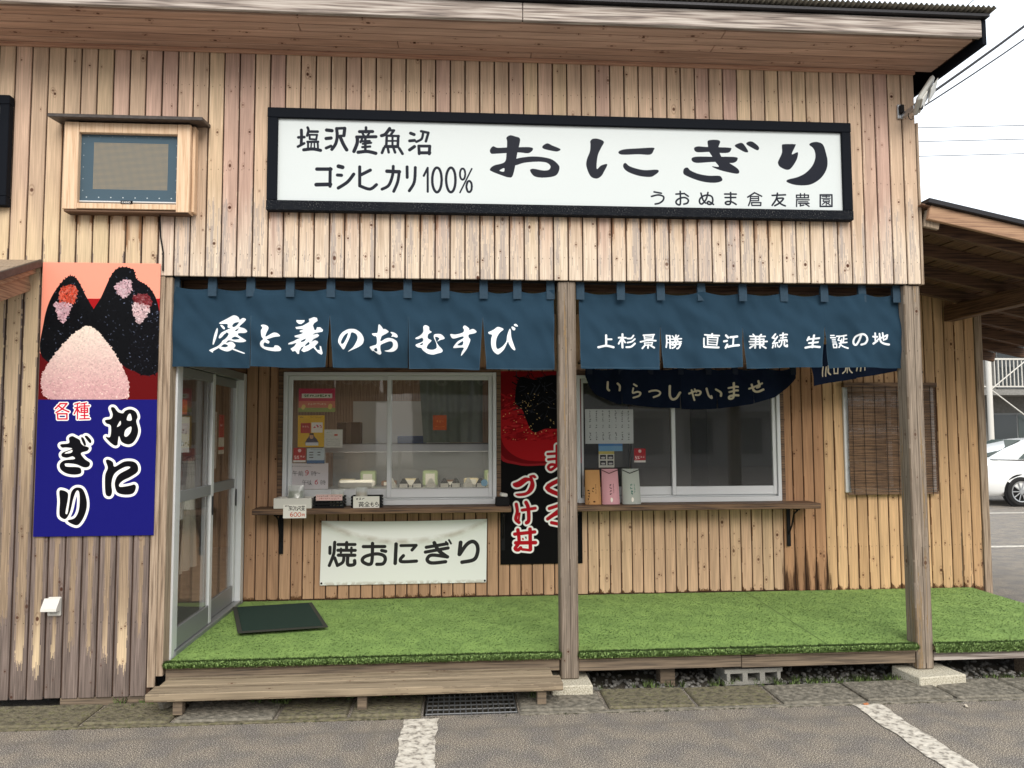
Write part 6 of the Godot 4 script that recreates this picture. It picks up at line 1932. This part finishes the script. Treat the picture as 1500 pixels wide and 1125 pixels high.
func turf() -> void:
	rng.seed = 501
	var gm := mat("turf_blade", Color.WHITE, 0.75)
	gm.vertex_color_use_as_albedo = true
	gm.backlight_enabled = true
	gm.backlight = Color(0.03, 0.06, 0.01)
	var base := grained("turf_base", [[0.1, rgb(112, 144, 70)], [0.4, rgb(128, 160, 84)], [0.6, rgb(138, 170, 92)], [0.9, rgb(160, 190, 112)]], 0.10, 1.7, 0.95, 0.3, FastNoiseLite.TYPE_SIMPLEX, 87, 1024, 2)
	base.detail_enabled = true
	base.detail_blend_mode = BaseMaterial3D.BLEND_MODE_MUL
	base.detail_albedo = ramp_texture(noise(89, 0.01, FastNoiseLite.TYPE_SIMPLEX, 3), [[0.2, rgb(226, 230, 222)], [0.8, rgb(255, 255, 250)]], 256)
	base.uv2_triplanar = true
	base.uv2_world_triplanar = true
	base.uv2_scale = Vector3.ONE * 0.4
	# a carpet of artificial grass, turned down over the front edge
	var t := thing("artificial_turf", "bright green artificial grass carpet covering the porch deck", "turf", Vector3(1.4, 0.224, -0.85))
	var st := begin()
	for s in [[-1.78, 0.668, -0.012, 0.215], [0.668, 0.795, -0.14, 0.232], [0.795, 3.05, -0.006, 0.205], [3.05, 3.175, -0.14, 0.232], [3.175, 4.655, 0.0, 0.185]]:
		var rows := []
		for q in [[-1.742, 0.236], [s[2] - 0.04, 0.236], [s[2] - 0.012, 0.231], [s[2], 0.215], [s[2] + 0.002, s[3]]]:
			var line := []
			for i in 9:
				line.append(Vector3(lerpf(s[0], s[1], i / 8.0), q[1], q[0]))
			rows.append(line)
		sheet(st, rows, [])
	part(t, "backing", st, base)
	st = begin()
	quad(st, Vector3(2.552, 0.2375, -1.74), Vector3(2.558, 0.2375, -1.74), Vector3(2.466, 0.2375, -0.02), Vector3(2.460, 0.2375, -0.02), Vector3(2.5, 0, -1))
	part(t, "seam", st, mat("seam_tape", rgb(70, 92, 44), 0.95))
	org = Vector3.ZERO
	var spots := []
	var tints := []
	var tone := noise(88, 1.4, FastNoiseLite.TYPE_SIMPLEX, 3)
	var n := 45000
	for i in n:
		var x := rng.randf_range(-1.785, 4.66)
		var z := rng.randf_range(-1.742, 0.0)
		if rng.randf() < 0.12:
			z = -0.05 + 0.05 * rng.randf()
		if (x > 0.665 and x < 0.795 or x > 3.045 and x < 3.175) and z > -0.14:
			continue
		var sx := absf(x - (2.508 + (z + 0.9) * -0.0535))
		if sx < 0.006:
			continue
		var tilt := Basis.from_euler(Vector3(rng.randf_range(-0.3, 0.3), rng.randf() * TAU, rng.randf_range(-0.3, 0.3)))
		var y := 0.235
		if z > -0.03:
			var lip := -0.012 if x < 0.67 else (-0.006 if x < 3.1 else 0.0)
			if rng.randf() < 0.75:
				z = lip
				y = 0.232 - rng.randf() * rng.randf() * (0.035 if x < 3.1 else 0.055)
				tilt = Basis(Vector3.RIGHT, rng.randf_range(0.2, 0.9)) * tilt
		var k := rng.randf_range(0.98, 1.12) * (1.0 + 0.12 * tone.get_noise_2d(x, z * 1.5))
		var f := tone.get_noise_2d(x * 0.6 + 30.0, z) + rng.randf_range(-0.4, 0.4)
		spots.append(Transform3D(tilt.scaled(Vector3.ONE * rng.randf_range(0.75, 1.15)), Vector3(x, y, z)))
		tints.append(Color(lerpf(0.27, 0.30, f) * k, lerpf(0.41, 0.44, f) * k, 0.14 * k))
	scatter("turf_pile", "short green plastic blades standing all over the porch turf", "turf", tuft(5, 0.0065, 0.004, 0.0009, 0.9), gm, spots, tints)
	spots = []
	tints = []
	for i in 26000:   # the fuller edge, where the carpet is turned down
		var x := rng.randf_range(-1.785, 4.66)
		if x > 0.665 and x < 0.795 or x > 3.045 and x < 3.175:
			continue
		var lip := -0.012 if x < 0.67 else (-0.006 if x < 3.1 else 0.0)
		var drop := rng.randf() * (0.026 if x < 3.1 else 0.05)
		var k := rng.randf_range(0.85, 1.25)
		var out := Basis(Vector3.RIGHT, rng.randf_range(-0.1, 0.8)) * Basis(Vector3.UP, rng.randf() * TAU)
		spots.append(Transform3D(out.scaled(Vector3.ONE * rng.randf_range(1.4, 2.3)), Vector3(x, 0.236 - drop, lip - 0.008 + 0.008 * minf(1.0, drop / 0.012))))
		tints.append(Color(0.31 * k, 0.46 * k, 0.15 * k))
	scatter("turf_fringe", "shaggy green fringe along the front edge of the porch turf", "turf", tuft(6, 0.008, 0.005, 0.0011, 1.6), gm, spots, tints)
	# the mat edge and bare gravel below the porch
	spots = []
	tints = []
	for i in 2600:
		var x := rng.randf_range(-1.8, 4.9)
		var z := -0.9 * rng.randf() * rng.randf() + 0.02
		var s := rng.randf_range(0.35, 1.3)
		spots.append(Transform3D(Basis.from_euler(Vector3(rng.randf() * 6, rng.randf() * 6, rng.randf() * 6)).scaled(Vector3(s, s * 0.7, s)), Vector3(x, -0.022 + rng.randf() * 0.008, z)))
		var g := rng.randf_range(0.07, 0.24)
		tints.append(Color(g, g * 0.97, g * 0.9))
	st = begin()
	box(st, Vector3.ZERO, Vector3(0.026, 0.022, 0.03), 0.008)
	var rm := mat("gravel_stone", Color.WHITE, 0.95)
	rm.vertex_color_use_as_albedo = true
	scatter("gravel", "loose grey gravel on the earth under the porch", "gravel", st.commit(), rm, spots, tints)


func small_growth() -> void:
	rng.seed = 601
	var wm := mat("weed_leaf", Color.WHITE, 0.8)
	wm.vertex_color_use_as_albedo = true
	wm.backlight_enabled = true
	wm.backlight = Color(0.04, 0.07, 0.01)
	var spots := []
	var tints := []
	for c in [[2.0, -0.06, 26, 0.35], [2.45, -0.04, 40, 0.28], [2.75, -0.02, 30, 0.18], [3.6, -0.02, 26, 0.4], [-0.75, 0.02, 16, 0.2], [-1.0, 0.05, 12, 0.3], [1.2, -0.05, 12, 0.3], [-0.35, 0.03, 10, 0.15], [0.52, 0.1, 8, 0.05], [-2.0, 0.03, 8, 0.3]]:
		for i in c[2]:
			var s := rng.randf_range(0.5, 1.4)
			spots.append(Transform3D(Basis(Vector3.UP, rng.randf() * TAU).scaled(Vector3.ONE * s), Vector3(c[0] + rng.randf_range(-1, 1) * c[3], 0.0 if c[1] < 0.0 else 0.012, c[1] + rng.randf_range(-0.05, 0.045))))
			var k := rng.randf_range(0.6, 1.2)
			tints.append(Color(0.10 * k, 0.15 * k, 0.035 * k))
	for i in 160:   # along the joint between the edging and the asphalt
		var x := rng.randf_range(-3.0, 4.5)
		spots.append(Transform3D(Basis(Vector3.UP, rng.randf() * TAU).scaled(Vector3.ONE * rng.randf_range(0.15, 0.4)), Vector3(x, 0.0, 0.375 + rng.randf_range(0.0, 0.008))))
		tints.append(Color(0.06, 0.075, 0.03))
	scatter("weeds", "low green weeds growing along the edge of the porch and kerb", "weeds", tuft(9, 0.034, 0.018, 0.0026), wm, spots, tints)
	# fallen leaves and chips on the asphalt
	var i := 0
	for q in [[2.47, 0.382, rgb(176, 112, 72), "small orange leaf by the edging stone where the slanting line starts"], [3.05, 0.46, rgb(190, 180, 164), "tiny pale chip of wood on the asphalt before the end post"]]:
		solo("fallen_leaf", q[3], "leaf", Vector3(q[0], 0.006, q[1]), func(st: SurfaceTool) -> void: box(st, Vector3(q[0], 0.008, q[1]), Vector3(0.03, 0.004, 0.018), 0.0018, Basis.from_euler(Vector3(0.2, i * 1.3, 0.15))), mat("leaf_%d" % i, q[2], 0.9))
		i += 1


# ---------------------------------------------------------------- what lies around
func surroundings() -> void:
	rng.seed = 701
	car()
	flats()
	# cables
	var cm := mat("cable_black", rgb(40, 40, 44), 0.8)
	for q in [[Vector3(3.37, 4.06, -0.9), Vector3(7.4, 7.15, -1.6), 0.012, "thick black service cable rising from behind the eaves"], [Vector3(3.37, 4.02, -0.9), Vector3(7.4, 6.92, -1.6), 0.007, "thinner black cable running below the thick service cable"], [Vector3(3.37, 4.45, -1.3), Vector3(7.4, 8.1, -1.6), 0.004, "fine overhead wire above the service cables"]]:
		var pts := PackedVector3Array()
		for i in 13:
			var f := i / 12.0
			pts.append(q[0].lerp(q[1], f) - Vector3(0, 0.10 * sin(f * PI), 0))
		solo("overhead_cable", q[3], "cable", q[0], func(st: SurfaceTool) -> void: tube(st, pts, q[2], 6), cm)
	var k := 0
	for y in [[20.9, 21.55], [20.0, 20.65], [19.05, 19.7]]:
		var a := Vector3(22, y[0] - 0.4, -40)
		var b := Vector3(60, y[1] + 1.4, -40)
		solo("distant_wire", ["topmost", "middle", "lowest"][k] + " of three thin distant wires crossing the pale sky", "wire", a, func(st: SurfaceTool) -> void: tube(st, PackedVector3Array([a, a.lerp(b, 0.5) - Vector3(0, 0.3, 0), b]), 0.03, 5), mat("wire_grey_%d" % k, rgb(120, 122, 126), 0.9), "distant wires")
		k += 1
	# the block of flats across the road, which the windows mirror
	var s := thing("opposite_building", "pale three storey building across the road mirrored in the shop windows", "building", Vector3(6, 0, 27))
	bar(s, "wall", Vector3(-2, 0, 27), Vector3(16, 9, 36), M.wall_plaster, 0.0)
	for f in 3:
		bar(s, "balcony", Vector3(-2, 2.6 + f * 2.9, 25.9), Vector3(16, 3.5 + f * 2.9, 26.0), M.wall_plaster, 0.0)
		for i in 7:
			bar(s, "window", Vector3(-1.2 + i * 2.4, 0.6 + f * 2.9, 26.95), Vector3(0.2 + i * 2.4, 2.3 + f * 2.9, 26.99), M.dark_pane, 0.0)
	s = thing("opposite_shed", "low dark roofed building across the road mirrored in the shop windows", "building", Vector3(-12, 0, 24))
	bar(s, "wall", Vector3(-20, 0, 24), Vector3(-4, 3.2, 30), M.interior_wall, 0.0)
	bar(s, "roof", Vector3(-20.5, 3.2, 23.4), Vector3(-3.5, 3.6, 30.6), M.roof_brown, 0.0)
	org = Vector3.ZERO


func car() -> void:
	var paint := mat("car_white", rgb(226, 228, 228), 0.25)
	paint.clearcoat_enabled = true
	paint.clearcoat = 0.8
	paint.clearcoat_roughness = 0.05
	var c := thing("parked_car", "white saloon car parked beyond the corner of the shop", "car", Vector3(13.6, 0.0, -11.75))
	var zc := -11.75
	# lower body: x, half width, bottom, shoulder height, deck height
	var secs := [[11.24, 0.62, 0.42, 0.80, 0.90], [11.30, 0.78, 0.30, 0.84, 0.99], [11.45, 0.85, 0.25, 0.87, 1.03], [11.9, 0.89, 0.22, 0.89, 1.04], [12.6, 0.90, 0.20, 0.90, 1.0], [13.6, 0.90, 0.20, 0.89, 0.98], [14.6, 0.90, 0.20, 0.87, 0.97], [15.3, 0.88, 0.22, 0.80, 0.92], [15.8, 0.82, 0.25, 0.70, 0.80], [16.05, 0.62, 0.35, 0.58, 0.66]]
	var rows := []
	for q in secs:
		var line := []
		for p in [[0.86, q[2]], [0.99, q[2] + 0.1], [1.0, 0.5 * (q[2] + q[3])], [0.985, q[3]], [0.93, lerpf(q[3], q[4], 0.65)], [0.80, q[4]], [0.4, q[4] + 0.012], [0.0, q[4] + 0.015]]:
			line.append(Vector3(q[0], p[1], zc + q[1] * p[0]))
		var back := line.duplicate()
		back.reverse()
		for p in back.slice(1):
			line.append(Vector3(p.x, p.y, 2.0 * zc - p.z))
		rows.append(line)
	var st := begin()
	sheet(st, rows, [])
	var r0: Array = rows[0]
	for i in r0.size() - 1:
		tri(st, Vector3(11.24, 0.6, zc), r0[i], r0[i + 1], Vector3(12, 0.6, zc))
	part(c, "body", st, paint)
	# cabin
	rows = []
	for q in [[11.72, 0.74, 1.03, 1.035], [12.2, 0.73, 1.02, 1.26], [12.65, 0.71, 1.0, 1.42], [13.1, 0.70, 0.98, 1.47], [13.7, 0.70, 0.98, 1.47], [14.2, 0.71, 0.98, 1.38], [15.0, 0.74, 0.97, 0.985]]:
		var line := []
		for p in [[1.12, q[2]], [1.0, lerpf(q[2], q[3], 0.6)], [0.86, lerpf(q[2], q[3], 0.93)], [0.6, q[3]], [0.0, q[3] + 0.02]]:
			line.append(Vector3(q[0], p[1], zc + q[1] * p[0]))
		var back := line.duplicate()
		back.reverse()
		for p in back.slice(1):
			line.append(Vector3(p.x, p.y, 2.0 * zc - p.z))
		rows.append(line)
	st = begin()
	sheet(st, rows, [])
	part(c, "cabin", st, paint)
	var g: Material = M.car_glass
	st = begin()
	var q0 := Vector3(0, 0.012, 0)
	quad(st, Vector3(11.78, 1.065, zc + 0.60), Vector3(12.66, 1.435, zc + 0.46), Vector3(12.66, 1.435, zc - 0.46), Vector3(11.78, 1.065, zc - 0.60), Vector3(12.6, 0.8, zc))
	quad(st, Vector3(11.78, 1.065, zc + 0.60) + q0, Vector3(12.66, 1.435, zc + 0.46) + q0, Vector3(12.66, 1.435, zc - 0.46) + q0, Vector3(11.78, 1.065, zc - 0.60) + q0, Vector3(12.6, 0.8, zc))
	part(c, "rear_window", st, g)
	for sd in [1.0, -1.0]:
		for wn in [[Vector2(12.30, 1.04), Vector2(12.78, 1.345), Vector2(12.98, 1.36), Vector2(12.92, 1.02)], [Vector2(13.0, 1.02), Vector2(13.04, 1.365), Vector2(13.6, 1.37), Vector2(13.62, 1.0)], [Vector2(13.7, 1.0), Vector2(13.68, 1.365), Vector2(14.05, 1.34), Vector2(14.6, 1.0)]]:
			st = begin()
			var v := []
			for p: Vector2 in wn:
				v.append(Vector3(p.x, p.y, zc + sd * (lerpf(0.855, 0.665, clampf((p.y - 1.0) / 0.37, 0.0, 1.0)))))
			quad(st, v[0], v[1], v[2], v[3], Vector3(13.4, 0.9, zc))
			part(c, "side_window", st, g)
		st = begin()
		box(st, Vector3(11.36, 0.86, zc + sd * 0.70), Vector3(0.14, 0.13, 0.24), 0.03)
		part(c, "tail_light", st, mat("tail_red", rgb(150, 22, 26), 0.2) if sd > 0 else M.tail_red)
		st = begin()
		box(st, Vector3(13.32, 0.90, zc + sd * 0.905), Vector3(0.16, 0.022, 0.02), 0.006)
		part(c, "door_handle", st, paint)
	for x in [12.28, 14.98]:
		for sd in [1.0, -1.0]:
			var wc := Vector3(x, 0.325, zc + sd * 0.80)
			var ax := Vector3(0, 0, sd)
			st = begin()
			lathe(st, wc + ax * 0.087, ax, [[0.0, 0.0], [0.375, 0.004], [0.385, -0.01]], 28)
			var w := part(c, "wheel", st, M.black_plastic)
			st = begin()
			lathe(st, wc, ax, [[0.225, 0.10], [0.24, 0.115], [0.29, 0.118], [0.318, 0.10], [0.325, 0.05], [0.325, -0.08]], 28)
			part(w, "tyre", st, M.rubber)
			st = begin()
			lathe(st, wc, ax, [[0.0, 0.118], [0.045, 0.118], [0.05, 0.105]], 16)
			lathe(st, wc, ax, [[0.205, 0.112], [0.228, 0.116], [0.228, 0.09]], 28)
			for i in 10:
				var a := TAU * i / 10.0
				var d := Vector3(cos(a), sin(a), 0)
				box(st, wc + d * 0.125 + ax * 0.108, Vector3(0.17, 0.024, 0.014), 0.004, Basis(Vector3.BACK, a))
			part(w, "rim", st, M.steel)


func flats() -> void:
	var s := thing("apartment_block", "pale two storey block of flats with a railed balcony and white stair posts", "building", Vector3(24, 0, -21))
	var wall: Material = M.wall_plaster
	bar(s, "wall", Vector3(14.0, 0, -30), Vector3(40, 7.5, -21.5), wall, 0.0)
	bar(s, "balcony_floor", Vector3(14.0, 2.86, -21.5), Vector3(40, 3.06, -19.6), wall, 0.01)
	bar(s, "eaves", Vector3(14.0, 5.45, -21.5), Vector3(40, 5.65, -19.3), wall, 0.01)
	var rail := Node3D.new()
	rail.name = "balcony_railing"
	s.add_child(rail)
	bar(rail, "top_rail", Vector3(14.0, 4.07, -19.66), Vector3(40, 4.13, -19.60), M.white_plastic, 0.0)
	bar(rail, "bottom_rail", Vector3(14.0, 3.14, -19.65), Vector3(40, 3.18, -19.61), M.white_plastic, 0.0)
	var st := begin()
	for i in 90:
		span(st, Vector3(14.0 + i * 0.14, 3.18, -19.645), Vector3(14.03 + i * 0.14, 4.07, -19.615), 0.0)
	var bl := part(rail, "balusters", st, M.white_plastic)
	bl.set_meta("kind", "stuff")
	for w in [[17.9, 19.2, 3.2, 5.0], [19.8, 21.8, 3.2, 5.0], [22.6, 24.4, 3.2, 5.0], [18.0, 19.2, 0.6, 2.3], [19.4, 21.6, 0.6, 2.3], [22.6, 24.6, 0.6, 2.3]]:
		var win := bar(s, "window", Vector3(w[0], w[2], -21.52), Vector3(w[1], w[3], -21.44), M.aluminium_dark, 0.0)
		var half: float = (w[0] + w[1]) * 0.5
		bar(win, "pane", Vector3(w[0] + 0.06, w[2] + 0.06, -21.44), Vector3(half - 0.03, w[3] - 0.06, -21.425), M.dark_pane, 0.0)
		bar(win, "pane", Vector3(half + 0.03, w[2] + 0.06, -21.44), Vector3(w[1] - 0.06, w[3] - 0.06, -21.425), M.car_glass, 0.0)
	for x in [17.75, 21.2, 24.6]:
		st = begin()
		tube(st, PackedVector3Array([Vector3(x, 0, -19.1), Vector3(x, 5.6, -19.1)]), 0.09, 10)
		var p := part(s, "stair_post", st, M.white_plastic)
		if x < 24:
			for e in [[3.05, 5.5], [3.0, 0.6]]:
				st = begin()
				tube(st, PackedVector3Array([Vector3(x + 0.09, e[0], -19.1), Vector3(x + 3.3, e[1], -19.1)]), 0.022, 6)
				part(p, "brace", st, M.white_plastic)
		if x > 18 and x < 24:
			st = begin()
			tube(st, PackedVector3Array([Vector3(x - 3.3, 5.5, -19.14), Vector3(x - 0.09, 3.1, -19.14)]), 0.022, 6)
			part(p, "brace", st, M.white_plastic)
